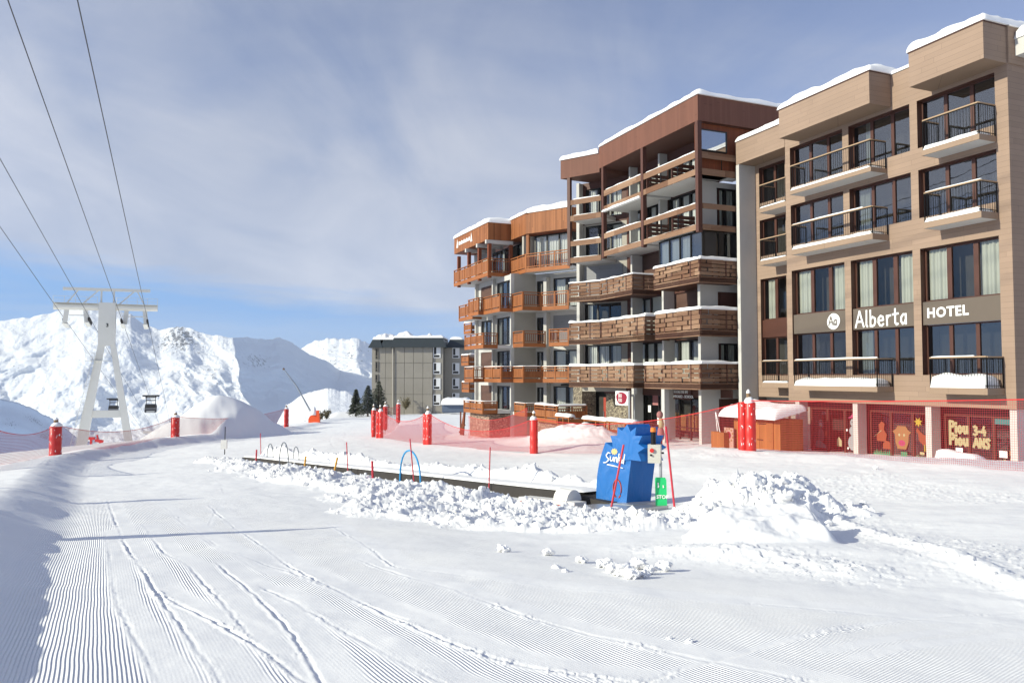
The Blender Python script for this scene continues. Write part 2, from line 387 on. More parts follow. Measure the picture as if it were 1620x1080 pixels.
def rough_mask(x, y):
    px = x - CV0[0]; py = y - CV0[1]
    t = px * CVD[0] + py * CVD[1]; q = px * CVN[0] + py * CVN[1]
    tt = np.clip(t / CVL, -1, 1.2)
    wn = np.interp(tt, [-.26, -.17, -.08, .05, .2, .4, .7, 1.0, 1.12], [0, 4.4, 6.0, 5.9, 4.6, 3.6, 3.0, 2.3, 0])
    wn = wn + (fbm(x * .6, y * .6, 3, 31) - .5) * 2.2
    near = sstep(.45, 1.15, q) * (1 - sstep(.75, 1.0, q / np.maximum(wn, .05)))
    wf = np.interp(tt, [-.15, -.05, .05, .5, 1.0, 1.1], [0, 0, 1.9, 2.0, 1.7, 0])
    farm = sstep(-.55, -1.1, q) * (1 - sstep(.6, 1.0, -q / np.maximum(wf, .05)))
    pad_ = sstep(-1.9, -1.4, t) * (1 - sstep(2.2, 2.9, t)) * sstep(-1.1, -.7, q) * (1 - sstep(1.6, 2.0, q)); near = near * (1 - .93 * pad_); farm = farm * (1 - pad_)
    # the right-hand mound
    mx = (x - 4.05) ; my = (y - 14.7)
    mr = np.hypot((mx * .9 + my * .25) / 2.35, (my * .95 - mx * .2) / 2.6)
    mound = 1 - sstep(.35, 1.0, mr + (fbm(x * .8, y * .8, 3, 77) - .5) * .5)
    hole = np.exp(-((x - 2.85) / .72) ** 4 - ((y - 16.1) / 1.75) ** 4)
    near = near * (1 - .9 * hole); mound = mound * sstep(2.75, 4.1, x + (y - 15.5) * .12 + (fbm(x * 1.3, y * 1.3, 3, 79) - .5) * .6)
    return near, farm, mound
TRACKS = [  # photo pixels of the ski tracks, scraped half-width, groove depth, ridge
    ([(170, 790), (179, 820), (200, 866), (225, 903), (262, 959), (308, 1024), (345, 1075), (375, 1110)], .16, .035),
    ([(240, 930), (265, 945), (324, 977), (386, 1011), (438, 1048), (481, 1079), (530, 1115)], .13, .035),
    ([(225, 830), (259, 874), (296, 894), (336, 937), (370, 977), (390, 1004)], .15, .02),
    ([(340, 890), (380, 919), (432, 971), (463, 1005), (497, 1061), (515, 1100)], .16, .03),
    ([(165, 840), (173, 882), (182, 950), (216, 1020), (253, 1079), (275, 1110)], .12, .008),
    ([(330, 800), (436, 880), (518, 927), (605, 970), (700, 1014), (800, 1045), (900, 1065), (1010, 1080)], .16, .03),
    ([(420, 930), (520, 985), (600, 1030), (690, 1075), (740, 1095)], .14, .022),
    ([(520, 830), (575, 862), (627, 897), (700, 907), (927, 936), (1211, 958), (1495, 981), (1620, 985)], .16, .016),
    ([(560, 880), (640, 912), (700, 927), (813, 970), (972, 1015), (1165, 1055), (1300, 1085)], .14, .018),
    ([(1010, 1085), (1063, 1063), (1188, 1032), (1325, 998), (1495, 970), (1640, 962)], .03, .022),
    ([(1364, 1044), (1466, 1021), (1640, 1000)], .05, .012),
    ([(1320, 1032), (1480, 1000), (1640, 975)], .05, .008),
    ([(300, 742), (345, 760), (356, 785), (335, 815), (330, 830)], .05, .012),
    ([(370, 788), (362, 800), (366, 805)], .05, .012),
    ([(280, 815), (350, 870), (470, 905), (560, 950), (640, 980)], .18, .014),
    ([(200, 760), (260, 800), (330, 860), (420, 905)], .12, .01),
    ([(524, 686), (522, 700), (530, 712), (545, 716)], .08, .03), ([(547, 685), (543, 697), (548, 706)], .08, .03),
    ([(1060, 722), (1250, 738), (1430, 755), (1640, 772)], .12, .014), ([(1070, 740), (1300, 765), (1640, 800)], .2, .014),
    ([(1250, 770), (1400, 790), (1640, 822)], .15, .012), ([(700, 705), (830, 716), (930, 722), (1080, 712)], .2, .012),
    ([(690, 745), (640, 752), (600, 748)], .15, .02), ([(430, 712), (520, 712), (640, 704)], .2, .012)]
RIDGES = [([(1285, 800), (1340, 826), (1395, 850), (1495, 879), (1640, 935)], .05, .13), ([(1060, 868), (1200, 880), (1350, 905)], .04, .3)]
def track_world(pts):
    P = np.array([gpix(*p)[:2] for p in pts]); t = np.arange(len(P)); tt = np.linspace(0, len(P) - 1, len(P) * 8)
    X = np.interp(tt, t, P[:, 0]); Y = np.interp(tt, t, P[:, 1])
    if len(X) > 20: X = np.r_[X[:4], _smooth(X, 9)[4:-4], X[-4:]]; Y = np.r_[Y[:4], _smooth(Y, 9)[4:-4], Y[-4:]]
    return np.c_[X, Y]
def poly_dist(x, y, P):
    best = np.full(x.shape, 1e9); sg = np.zeros(x.shape)
    for a, b in zip(P[:-1], P[1:]):
        d = b - a; L2 = d @ d
        if L2 < 1e-9: continue
        t = np.clip(((x - a[0]) * d[0] + (y - a[1]) * d[1]) / L2, 0, 1)
        ex = x - a[0] - t * d[0]; ey = y - a[1] - t * d[1]; q = np.hypot(ex, ey)
        m = q < best; best = np.where(m, q, best); sg = np.where(m, np.sign(d[0] * ey - d[1] * ex), sg)
    return best * sg
def detail(x, y, z):
    d = crest_d(x, y); r = np.hypot(x, y)
    cord = sstep(.9, 1.6, d) * (1 - sstep(6.5, 9.5, d + (fbm(x * .35, y * .35, 3, 41) - .5) * 3)) * (1 - sstep(14, 26, y)) * (.72 + .28 * sstep(.38, .55, fbm(x * .55, y * .3, 3, 51)))
    # second, fainter pass of the groomer further right
    cord2 = .5 * sstep(6, 8, d) * (1 - sstep(10, 14, d)) * sstep(.45, .6, fbm(x * .3, y * .3, 3, 61)) * (1 - sstep(12, 20, y))
    cord = np.maximum(cord, cord2)
    z = z + (fbm(x * .45, y * .45, 4, 5) - .5) * .10 + (fbm(x * 2.2, y * 2.2, 4, 6) - .5) * .028 * (1 - cord * .7)
    # windrow steps of old grooming passes, running along the piste
    z = z + .02 * np.sin(d * 1.35 + 2 * fbm(x * .1, y * .1, 2, 8)) * sstep(5, 8, d) * (1 - sstep(28, 40, y))
    near, farm, mound = rough_mask(x, y)
    m = np.maximum(near, farm)
    idx = np.nonzero((np.maximum(m, mound) > .01) & (r < 60))[0]
    xs = x[idx]; ys = y[idx]; wx = xs + (fbm(xs * 3, ys * 3, 2, 91) - .5) * .3; wy = ys + (fbm(xs * 3, ys * 3, 2, 92) - .5) * .3
    w2, e2 = worley(wx * 3.2, wy * 3.2, 4); w3, e3 = worley(wx * 7.5, wy * 7.5, 5)
    big = fbm(xs * .9, ys * .9, 3, 95)
    rg = ridged(wx * 1.15, wy * 1.15, 6, 97, .62); rg2 = ridged(wx * 3.1 + 3, wy * 3.1, 5, 98, .66)
    lump = .42 * np.maximum(rg - .42, 0) * (.4 + big) * 1.5 + .26 * np.maximum(rg2 - .5, 0) * (.35 + big) + .055 * w2 * sstep(.4, .7, big) + .03 * w3
    n_ = near[idx]; f_ = farm[idx]; m_ = mound[idx]
    dz = n_ * (lump * .58 + .05 + .08 * big) + f_ * (lump * .6 + .2 + .36 * big) + m_ * (lump * .7 + .46 * m_ ** 1.1 + .04)
    z[idx] = z[idx] + np.maximum(dz - .04, 0) * (1 - 0 * m_)
    rough = np.zeros_like(z); rough[idx] = np.maximum(np.maximum(n_, f_), m_)
    # carpet trench kept clear
    px = x - CV0[0]; py = y - CV0[1]; t = px * CVD[0] + py * CVD[1]; q = px * CVN[0] + py * CVN[1]
    # cut block of snow on the right
    bx = x - BLK[0]; by = y - BLK[1]
    u = bx * BLU[0] + by * BLU[1]; v = -bx * BLU[1] + by * BLU[0]
    wob = (fbm(x * 1.6, y * 1.6, 3, 111) - .5) * .3
    blk = sstep(-1.05, -.55, u + wob) * (1 - sstep(.6, .8, u + wob * .6)) * sstep(-.95, -.55, v + wob * .8) * (1 - sstep(.5, 1.2, v + wob))
    top = .30 + .05 * u + .10 * v + (fbm(x * 2.0, y * 2.0, 5, 112) - .5) * .22
    z = np.where(blk > .01, np.maximum(z, z * (1 - blk) + (BLZ + top) * blk), z)
    z = z + .08 * np.exp(-(u / 1.2) ** 2) * np.exp(-((v + 1.15) / .55) ** 2)
    cord = cord * (1 - np.exp(-(u / 2.2) ** 2 - (v / 2.0) ** 2))
    cord = cord * (1 - rough)
    for pts, hw, dep in TRACKS:
        P = track_world(pts); pad = 1.0
        k = np.nonzero((x > P[:, 0].min() - pad) & (x < P[:, 0].max() + pad) & (y > P[:, 1].min() - pad) & (y < P[:, 1].max() + pad) & (rough < .4))[0]
        if not len(k): continue
        sd = -poly_dist(x[k], y[k], P) + (fbm(x[k] * 5, y[k] * 5, 3, 121) - .5) * .035
        dep = dep * (.10 + .60 * sstep(.3, .75, fbm(x[k] * .8 + hw * 37, y[k] * .8, 3, 128)))
        band = 1 - sstep(hw * .8, hw * 1.2 + .04, np.abs(sd + hw * .7))
        crumb = (worley(x[k] * 28, y[k] * 28, 7)[0] - .35) * np.exp(-(sd / .06) ** 2)
        z[k] = z[k] - dep * .2 * band - dep * .75 * np.exp(-((sd + .012) / .016) ** 2) + dep * .4 * np.exp(-((sd - .02) / .02) ** 2) + (.016) * np.maximum(crumb, 0) * np.minimum(1, dep / .012) * sstep(.4, .65, fbm(x[k] * 2.5, y[k] * 2.5, 2, 125))
        cord[k] = cord[k] * (1 - band * .95)
    for pts, hgt, wd in RIDGES:
        P = track_world(pts); k = np.nonzero((x > P[:, 0].min() - 1) & (x < P[:, 0].max() + 1) & (y > P[:, 1].min() - 1) & (y < P[:, 1].max() + 1) & (rough < .4))[0]
        if not len(k): continue
        sd = poly_dist(x[k], y[k], P)
        z[k] = z[k] + hgt * np.exp(-(sd / wd) ** 2) * (.6 + .8 * fbm(x[k] * 4, y[k] * 4, 4, 131)) + .02 * worley(x[k] * 9, y[k] * 9, 8)[0] * np.exp(-(sd / (wd * 2)) ** 2)
    # loose crumbs to the right of the ridge
    kk = np.nonzero((r < 30) & (x > 4) & (rough < .5))[0]
    cm = sstep(.5, .7, fbm(x[kk] * .25, y[kk] * .25, 3, 141)) * sstep(3, 6, x[kk])
    z[kk] = z[kk] + cm * .014 * np.maximum(worley(x[kk] * 11, y[kk] * 11, 9)[0] - .45, 0) * 2
    # trench for the carpet
    tr = (1 - sstep(.30, .5, np.abs(q + .08))) * sstep(-1.3, -1.1, t) * (1 - sstep(CVL, CVL + .6, t))
    z = z * (1 - tr) + (g0s(x, y) - .02) * tr if tr.max() > 0 else z
    return z, cord, rough
def g0s(x, y): return base_ground(x, y)
_b = gpix(1250, 868); BLK = np.array([_b[0], _b[1] + .9]); BLZ = base_ground(*BLK)[0]; BLU = np.array([.985, -.17]); BLU /= np.linalg.norm(BLU)
def gz(x, y): return float(smooth_ground(x, y)[0])
def build_ground():
    fine = np.radians(np.linspace(-37, 37, 980)); outer = np.radians(np.r_[np.linspace(-180, -37, 90)[:-1], fine * 0][:0])
    left = np.radians(np.linspace(-180, -37, 90))[:-1]; right = np.radians(np.linspace(37, 180, 90))[1:]
    th = np.r_[left, fine, right]
    rr = np.r_[.3, 1.0, 1.8, np.geomspace(2.6, 60, 640), np.geomspace(60, 260, 150)[1:]]
    T, Rr = np.meshgrid(th, rr); x = (np.sin(T) * Rr).ravel(); y = (np.cos(T) * Rr).ravel()
    z = smooth_ground(x, y); z, cord, rough = detail(x, y, z)
    nc, nr = len(th), len(rr)
    me = bpy.data.meshes.new('snow_ground'); n = nc * nr
    me.vertices.add(n); co = np.c_[x, y, z].astype(np.float32).ravel(); me.vertices.foreach_set('co', co)
    i = np.arange(nr - 1)[:, None] * nc + np.arange(nc - 1)[None]
    q = np.stack([i, i + 1, i + nc + 1, i + nc], -1).reshape(-1, 4)[:, ::-1]
    me.loops.add(q.size); me.polygons.add(len(q))
    me.loops.foreach_set('vertex_index', q.ravel().astype(np.int32))
    me.polygons.foreach_set('loop_start', (np.arange(len(q)) * 4).astype(np.int32))
    me.polygons.foreach_set('use_smooth', np.ones(len(q), bool))
    at = me.attributes.new('cord', 'FLOAT', 'POINT'); at.data.foreach_set('value', cord.astype(np.float32))
    at = me.attributes.new('u', 'FLOAT', 'POINT'); at.data.foreach_set('value', crest_d(x, y).astype(np.float32))
    me.update(); me.validate()
    m, nt, bs = new_mat('groomed_snow')
    p = pos(nt)
    u = nd(nt, 'ShaderNodeAttribute', attribute_name='u').outputs['Fac']; cd = nd(nt, 'ShaderNodeAttribute', attribute_name='cord').outputs['Fac']
    wob = mth(nt, 'MULTIPLY', noise(nt, p, 1.3, 2), .02)
    sn = mth(nt, 'SINE', mth(nt, 'MULTIPLY', mth(nt, 'ADD', u, wob), 2 * math.pi / .026))
    chip = noise(nt, p, 22, 3)
    hc = mth(nt, 'MULTIPLY', mth(nt, 'MULTIPLY_ADD', sn, .5, mth(nt, 'MULTIPLY', chip, .5)), cd)
    fine_ = mth(nt, 'ADD', mth(nt, 'MULTIPLY', noise(nt, p, 60, 3), .2), mth(nt, 'MULTIPLY', noise(nt, p, 9, 4), .5))
    h = mth(nt, 'ADD', mth(nt, 'MULTIPLY', hc, .0062), mth(nt, 'MULTIPLY', fine_, .0055))
    b = nd(nt, 'ShaderNodeBump', {'Height': h, 'Strength': 1.0, 'Distance': 1.0})
    nt.links.new(b.outputs[0], bs.inputs['Normal'])
    v = noise(nt, p, .35, 4)
    nt.links.new(mixc(nt, v, (.86, .855, .85), (.90, .895, .885)), bs.inputs['Base Color'])
    bs.inputs['Roughness'].default_value = .7; bs.inputs['Specular IOR Level'].default_value = .25
    me.materials.append(m)
    o = bpy.data.objects.new('snow_ground', me); COL.objects.link(o)
    tag(o, 'groomed white ski piste with ridged grooves and rough snow beside the carpet lift', 'ground', kind='structure')
build_ground()
# ------------------------------------------------------------------ mountains
def mountain(name, label, sky, r0, r1, k_recede, spur, base_e, res, amp, seed, rock, fre=1.0, r_bend=0, relief=1.0, tilt=0.0):
    """sky: (photo x, photo y) of the skyline; the sheet leans back from r0 at its foot to r0+r1 at its crest"""
    sx = np.array([p[0] for p in sky], float); sy = np.array([p[1] for p in sky], float)
    az_all = np.arctan((sx - 810) / F)
    na, nv = res
    az = np.linspace(az_all[0], az_all[-1], na); pxs = 810 + F * np.tan(az)
    el = np.interp(az, az_all, np.arctan((HY - sy) / F) * np.cos(az_all))
    el_s = el.copy(); el = el + (fbm(az * 160 * fre, az * 0 + seed, 5, seed) - .5) * .0035
    v = np.linspace(0, 1, nv)
    AZ, V = np.meshgrid(az, v); PX = np.meshgrid(pxs, v)[0]; EL = np.meshgrid(el, v)[0]
    ELS = np.meshgrid(el_s, v)[0]; E = base_e + (ELS - base_e) * V + (EL - ELS) * V ** 9
    sp = spur[0] + (spur[1] - spur[0]) * (1 - V) + (fbm(V * 6, V * 0 + 2, 3, seed + 2) - .5) * 40
    rec = np.maximum(0, PX - sp) * k_recede
    q = PX * .010 * fre; w = V * 4.6 * fre
    ww = fbm(q * .7, w * .7, 3, seed + 31)
    nz = .62 * (fbm(q * 1.3 + ww * 1.4 + w * .5, w * 1.2 - q * .5 + ww, 6, seed + 3, .48) - .5) * 1.7 + .38 * (ridged(q * .9 + ww + w * .5, w + .25 * q + ww, 5, seed + 3, .45) - .55)
    nz2 = fbm(q * 3.1, w * 3.1, 5, seed + 4) - .5
    Rr = r0 + r1 * (V ** 1.15) + rec - np.clip(PX, -350, sp) * tilt * r0 / F - amp * (nz * 1.0 + nz2 * .22) * (.35 + .65 * np.sin(np.pi * np.clip(V * .9 + .08, 0, 1)))
    x = Rr * np.sin(AZ); y = Rr * np.cos(AZ); z = np.tan(E) * Rr
    # small back slope so that the crest is a ridge and not an edge
    xb = (Rr[-1] + r1 * .8) * np.sin(az); yb = (Rr[-1] + r1 * .8) * np.cos(az); zb = z[-1] - r1 * .6
    x = np.vstack([x, xb]); y = np.vstack([y, yb]); z = np.vstack([z, zb]); nv += 1
    me = bpy.data.meshes.new(name)
    me.vertices.add(na * nv); me.vertices.foreach_set('co', np.c_[x.ravel(), y.ravel(), z.ravel()].astype(np.float32).ravel())
    i = np.arange(nv - 1)[:, None] * na + np.arange(na - 1)[None]
    f = np.stack([i, i + 1, i + na + 1, i + na], -1).reshape(-1, 4)
    me.loops.add(f.size); me.polygons.add(len(f)); me.loops.foreach_set('vertex_index', f.ravel().astype(np.int32))
    me.polygons.foreach_set('loop_start', (np.arange(len(f)) * 4).astype(np.int32)); me.polygons.foreach_set('use_smooth', np.ones(len(f), bool))
    rk = np.zeros((nv, na)); PXf = np.vstack([PX, PX[-1:]]); Vf = np.vstack([V, V[-1:]])
    for (cx, cv, wx, wv, a) in rock: rk += a * np.exp(-((PXf - cx) / wx) ** 2 - ((Vf - cv) / wv) ** 2)
    at = me.attributes.new('rock', 'FLOAT', 'POINT'); at.data.foreach_set('value', rk.ravel().astype(np.float32))
    me.update(); me.validate()
    m, nt, bs = new_mat(name + '_snow')
    p = pos(nt); s = 1.0 / r0
    rkv = nd(nt, 'ShaderNodeAttribute', attribute_name='rock').outputs['Fac']
    n1 = noise(nt, p, 170 * s, 8, .7); n2 = noise(nt, p, 22 * s, 6, .6)
    k = mth(nt, 'GREATER_THAN', mth(nt, 'MULTIPLY_ADD', rkv, .22, n1), .70)
    nt.links.new(mixc(nt, k, mixc(nt, n2, (.80, .82, .86), (.89, .895, .90)), (.16, .15, .15, 1)), bs.inputs['Base Color'])
    bs.inputs['Roughness'].default_value = .85; bs.inputs['Specular IOR Level'].default_value = .1
    hb = mth(nt, 'ADD', mth(nt, 'MULTIPLY', n2, .03 * r0), mth(nt, 'MULTIPLY', n1, .012 * r0))
    b = nd(nt, 'ShaderNodeBump', {'Height': hb, 'Strength': .55 * relief, 'Distance': 1.0}); nt.links.new(b.outputs[0], bs.inputs['Normal'])
    me.materials.append(m)
    o = bpy.data.objects.new(name, me); COL.objects.link(o)
    return tag(o, label, 'mountain', kind='structure')
mountain('mountain', 'broad white mountain face rising behind the lift tower',
         [(-2600, 380), (-1500, 430), (-800, 470), (-300, 500), (0, 506), (50, 501), (92, 491), (110, 487), (132, 478), (150, 481), (180, 489), (206, 497), (222, 509), (237, 517), (252, 522), (272, 516), (300, 519), (318, 527), (340, 530), (362, 535), (392, 533), (420, 538), (441, 534), (462, 541), (482, 557), (517, 571), (545, 590), (590, 598), (700, 610)],
         4000, 1050, 9.5, (362, 455), -.135, (1100, 260), 230, 5, [(285, .93, 38, .10, 1.0), (340, .75, 30, .1, .45), (408, .85, 22, .06, .8), (150, .6, 300, .5, .12), (30, .7, 30, .1, .3)], relief=.75, tilt=.6)
mountain('far_mountain', 'distant sunlit snowy summit between the near slope and grey block',
         [(440, 575), (482, 548), (498, 539), (521, 535), (545, 536), (564, 535), (582, 543), (600, 552), (640, 556), (760, 560), (900, 575)],
         7200, 1500, 2, (566, 590), -.06, (420, 140), 200, 15, [(540, .8, 60, .3, .5)], 1.6, relief=.5, tilt=.7)
mountain('foothill', 'low snowy hump in the valley left of the spruces',
         [(395, 700), (440, 668), (455, 640), (482, 622), (520, 613), (560, 622), (600, 640), (680, 655), (760, 670)],
         1500, 420, 3, (560, 640), -.11, (360, 120), 26, 25, [(500, .6, 60, .5, .25)], .9, relief=.5, tilt=.5)
mountain('near_slope', 'shaded snow slope with a few rocks falling from the left',
         [(-1400, 420), (-700, 500), (-200, 588), (0, 630), (30, 636), (60, 649), (95, 668), (125, 690), (160, 705), (260, 740)],
         300, 40, 1.3, (-600, -600), -.2, (400, 90), 9, 35, [(20, .86, 16, .04, .62), (55, .93, 18, .03, .7), (72, .85, 14, .04, .6), (95, .9, 26, .06, .5)], 2.0, relief=.5)
# ------------------------------------------------------------------ sky, sun, camera
SUN_EL = R(22.5); SUN_H = np.array([-.94, -.34]); SUN_H /= np.linalg.norm(SUN_H)
wd = bpy.data.worlds.new('World'); SC.world = wd; wd.use_nodes = True
nt = wd.node_tree; bg = nt.nodes['Background']
st = nt.nodes.new('ShaderNodeTexSky'); st.sky_type = 'NISHITA'; st.sun_disc = False
st.sun_elevation = SUN_EL; st.sun_rotation = math.atan2(SUN_H[0], SUN_H[1]); st.altitude = 2300; st.air_density = 1.0; st.dust_density = .6; st.ozone_density = 1.5
STR = .12
tc = nd(nt, 'ShaderNodeTexCoord').outputs['Generated']
sx = nd(nt, 'ShaderNodeSeparateXYZ', {0: tc}); X, Y, Z = sx.outputs
zz = mth(nt, 'ADD', mth(nt, 'MAXIMUM', Z, 0), .16)
pv = nd(nt, 'ShaderNodeCombineXYZ', {0: mth(nt, 'DIVIDE', X, zz), 1: mth(nt, 'MULTIPLY', mth(nt, 'DIVIDE', Y, zz), 1.0), 2: 0.0}).outputs[0]
n1 = noise(nt, pv, .55, 7, .52, .6)
n2 = noise(nt, nd(nt, 'ShaderNodeVectorMath', {0: pv, 1: (1.7, .8, 1)}, operation='MULTIPLY').outputs[0], 1.2, 7, .56, .7)
n3 = noise(nt, nd(nt, 'ShaderNodeVectorMath', {0: tc, 1: (3.0, 3.0, 26)}, operation='MULTIPLY').outputs[0], 1.4, 5, .6, .5)
edge = mth(nt, 'ADD', mth(nt, 'MULTIPLY_ADD', X, -.135, .050), mth(nt, 'MULTIPLY', mth(nt, 'SUBTRACT', n3, .5), .06))
deck = mth(nt, 'SMOOTH_MIN', 1.0, mth(nt, 'DIVIDE', mth(nt, 'SUBTRACT', Z, mth(nt, 'SUBTRACT', edge, .006)), .03), .1)
deck = mth(nt, 'MAXIMUM', deck, 0.0, clamp=True)
cov = nd(nt, 'ShaderNodeMapRange', {0: mth(nt, 'ADD', n1, mth(nt, 'ADD', mth(nt, 'MULTIPLY', n2, .35), mth(nt, 'ADD', mth(nt, 'MULTIPLY', X, -.30), mth(nt, 'MULTIPLY', Z, -.75)))), 1: .22, 2: .60}, interpolation_type='SMOOTHSTEP').outputs[0]
cov = mth(nt, 'MULTIPLY', deck, mth(nt, 'MULTIPLY_ADD', cov, .74, .22))
streak = nd(nt, 'ShaderNodeMapRange', {0: n3, 1: .45, 2: .75, 3: 0.0, 4: .5}).outputs[0]
cov = mth(nt, 'MAXIMUM', cov, mth(nt, 'MULTIPLY', streak, nd(nt, 'ShaderNodeMapRange', {0: Z, 1: 0.0, 2: .1, 3: 1.0, 4: .6}).outputs[0]))
lowb = nd(nt, 'ShaderNodeMapRange', {0: Z, 1: .10, 2: .42, 3: 1.14, 4: .96}).outputs[0]
ccol = mixc(nt, nd(nt, 'ShaderNodeMapRange', {0: mth(nt, 'ADD', n2, mth(nt, 'MULTIPLY', n1, .7)), 1: .6, 2: 1.05}).outputs[0], (.295, .345, .465), (.475, .50, .575))
sdir = (SUN_H[0] * math.cos(SUN_EL), SUN_H[1] * math.cos(SUN_EL), math.sin(SUN_EL))
nrd = nd(nt, 'ShaderNodeVectorMath', {0: tc}, operation='NORMALIZE').outputs[0]
toward = mth(nt, 'MAXIMUM', nd(nt, 'ShaderNodeVectorMath', {0: nrd, 1: sdir}, operation='DOT_PRODUCT').outputs['Value'], 0.0)
glow = mth(nt, 'DIVIDE', mth(nt, 'MULTIPLY_ADD', mth(nt, 'MULTIPLY', toward, toward), 1.1, 1.0), STR)
cs = nd(nt, 'ShaderNodeVectorMath', {0: ccol, 3: mth(nt, 'MULTIPLY', glow, lowb)}, operation='SCALE').outputs[0]
clear = nd(nt, 'ShaderNodeVectorMath', {0: st.outputs[0], 1: (1.15, 1.02, 1.12)}, operation='MULTIPLY').outputs[0]
hz = nd(nt, 'ShaderNodeMapRange', {0: Z, 1: .07, 2: .20, 3: .95, 4: 0.0}, interpolation_type='SMOOTHSTEP').outputs[0]
hcol = mixc(nt, nd(nt, 'ShaderNodeMapRange', {0: Z, 1: .02, 2: .075}).outputs[0], (.26 / STR, .41 / STR, .66 / STR), (.10 / STR, .33 / STR, .72 / STR))
clear = mixc(nt, hz, clear, hcol)
sky = mixc(nt, cov, clear, cs)
nt.links.new(sky, bg.inputs[0]); bg.inputs[1].default_value = STR
sl = bpy.data.lights.new('sun', 'SUN'); sl.energy = 5.0; sl.angle = R(.53); sl.color = (1, .968, .79)
so = bpy.data.objects.new('sun', sl); COL.objects.link(so)
sd = Vector((SUN_H[0] * math.cos(SUN_EL), SUN_H[1] * math.cos(SUN_EL), math.sin(SUN_EL)))
so.rotation_euler = sd.to_track_quat('Z', 'Y').to_euler(); so.location = (-20, -10, 30)
cam = bpy.data.cameras.new('camera'); cam.sensor_width = 36; cam.lens = 36 * F / 1620; cam.clip_start = .1; cam.clip_end = 30000
co = bpy.data.objects.new('camera', cam); COL.objects.link(co); co.rotation_euler = (R(90) + PITCH, 0, 0); SC.camera = co
SC.view_settings.view_transform = 'Standard'; SC.view_settings.look = 'None'; SC.view_settings.exposure = 0.24; SC.view_settings.gamma = 1
SC.cycles.max_bounces = 8; SC.cycles.transparent_max_bounces = 24; SC.cycles.diffuse_bounces = 3; SC.cycles.glossy_bounces = 3
SC.cycles.use_denoising = True
# ------------------------------------------------------------------ letters
GLY = {  # strokes in a box 1 high; width last
 'A': ([[(0, 0), (.32, 1), (.64, 0)], [(.12, .34), (.53, .34)]], .66), 'l': ([[(.08, 1), (.06, .1), (.14, 0)]], .2),
 'b': ([[(.05, 1), (.05, 0)], [(.05, .42), (.2, .58), (.38, .48), (.42, .28), (.33, .06), (.18, 0), (.05, .1)]], .48),
 'e': ([[(.04, .3), (.4, .34), (.36, .54), (.2, .6), (.05, .45), (.04, .2), (.16, .02), (.3, 0), (.41, .1)]], .47),
 'r': ([[(.06, .58), (.08, 0)], [(.07, .38), (.18, .56), (.34, .58)]], .36),
 't': ([[(.18, .95), (.18, .12), (.28, 0), (.38, .05)], [(.0, .62), (.4, .66)]], .42),
 'a': ([[(.38, .56), (.2, .58), (.06, .42), (.05, .18), (.16, .02), (.3, .08), (.38, .3)], [(.38, .6), (.39, 0)]], .48),
 'S': ([[(.5, .86), (.36, 1), (.14, .94), (.1, .74), (.28, .55), (.42, .36), (.36, .08), (.16, 0), (0, .14)]], .54),
 'u': ([[(.05, .58), (.05, .16), (.16, 0), (.3, .08), (.36, .3)], [(.37, .6), (.38, 0)]], .46),
 'n': ([[(.05, .6), (.05, 0)], [(.05, .36), (.18, .58), (.33, .54), (.37, .35), (.37, 0)]], .46),
 'K': ([[(.06, 1), (.06, 0)], [(.5, 1), (.08, .42)], [(.2, .55), (.52, 0)]], .56),
 'i': ([[(.06, .58), (.06, 0)], [(.06, .80), (.07, .88)]], .16),
 'd': ([[(.4, 1), (.4, 0)], [(.4, .45), (.24, .6), (.08, .46), (.05, .2), (.16, 0), (.3, .04), (.4, .16)]], .5),
 'P': ([[(.06, 0), (.06, 1)], [(.06, 1), (.36, .96), (.46, .74), (.34, .52), (.06, .48)]], .5),
 'o': ([[(.2, .58), (.06, .44), (.05, .16), (.2, 0), (.36, .14), (.37, .42), (.2, .58)]], .44),
 '3': ([[(.04, .9), (.22, 1), (.4, .86), (.36, .62), (.18, .53), (.4, .4), (.42, .14), (.22, 0), (.02, .1)]], .5),
 '4': ([[(.3, 1), (.02, .36), (.46, .36)], [(.34, .6), (.34, 0)]], .5), '-': ([[(.02, .42), (.26, .42)]], .32),
 'N': ([[(.05, 0), (.05, 1), (.5, 0), (.5, 1)]], .58),
 'B': ([[(.06, 0), (.06, 1), (.36, .95), (.4, .7), (.3, .54), (.06, .5)], [(.3, .54), (.46, .3), (.34, .02), (.06, 0)]], .52),
 'R': ([[(.06, 0), (.06, 1), (.38, .95), (.44, .72), (.32, .54), (.06, .5)], [(.26, .52), (.48, 0)]], .54),
 'U': ([[(.05, 1), (.05, .2), (.2, 0), (.4, .06), (.48, .3), (.48, 1)]], .56),
 'O': ([[(.26, 1), (.06, .8), (.04, .26), (.24, 0), (.46, .12), (.52, .6), (.42, .92), (.26, 1)]], .58), ' ': ([], .3)}
def strokes(mb, text, o, ex, ey, h, th, m=0, gap=.1, lift=None):
    """handwritten letters as thin raised ribbons; o = lower left corner, ex/ey unit vectors"""
    o = Vector(o); ex = Vector(ex); ey = Vector(ey); nz = Vector(lift) if lift else ex.cross(ey); x = 0; k = 0
    for ch in text:
        st, w = GLY[ch]
        for line in st:
            P = [((x + p[0]) * h, p[1] * h) for p in line]
            for a, b in zip(P[:-1], P[1:]):
                a = Vector(a); b = Vector(b); d = (b - a).normalized(); nn = Vector((-d.y, d.x)) * th / 2
                q = [a + nn - d * th * .3, a - nn - d * th * .3, b - nn + d * th * .3, b + nn + d * th * .3]; k += 1
                dz = nz * (.004 + .0006 * (k % 7))
                vs = [o + ex * p.x + ey * p.y + dz for p in q]
                mb.add(vs, [(0, 1, 2, 3)], m)
        x += w + gap
    return x * h
_fc = {}
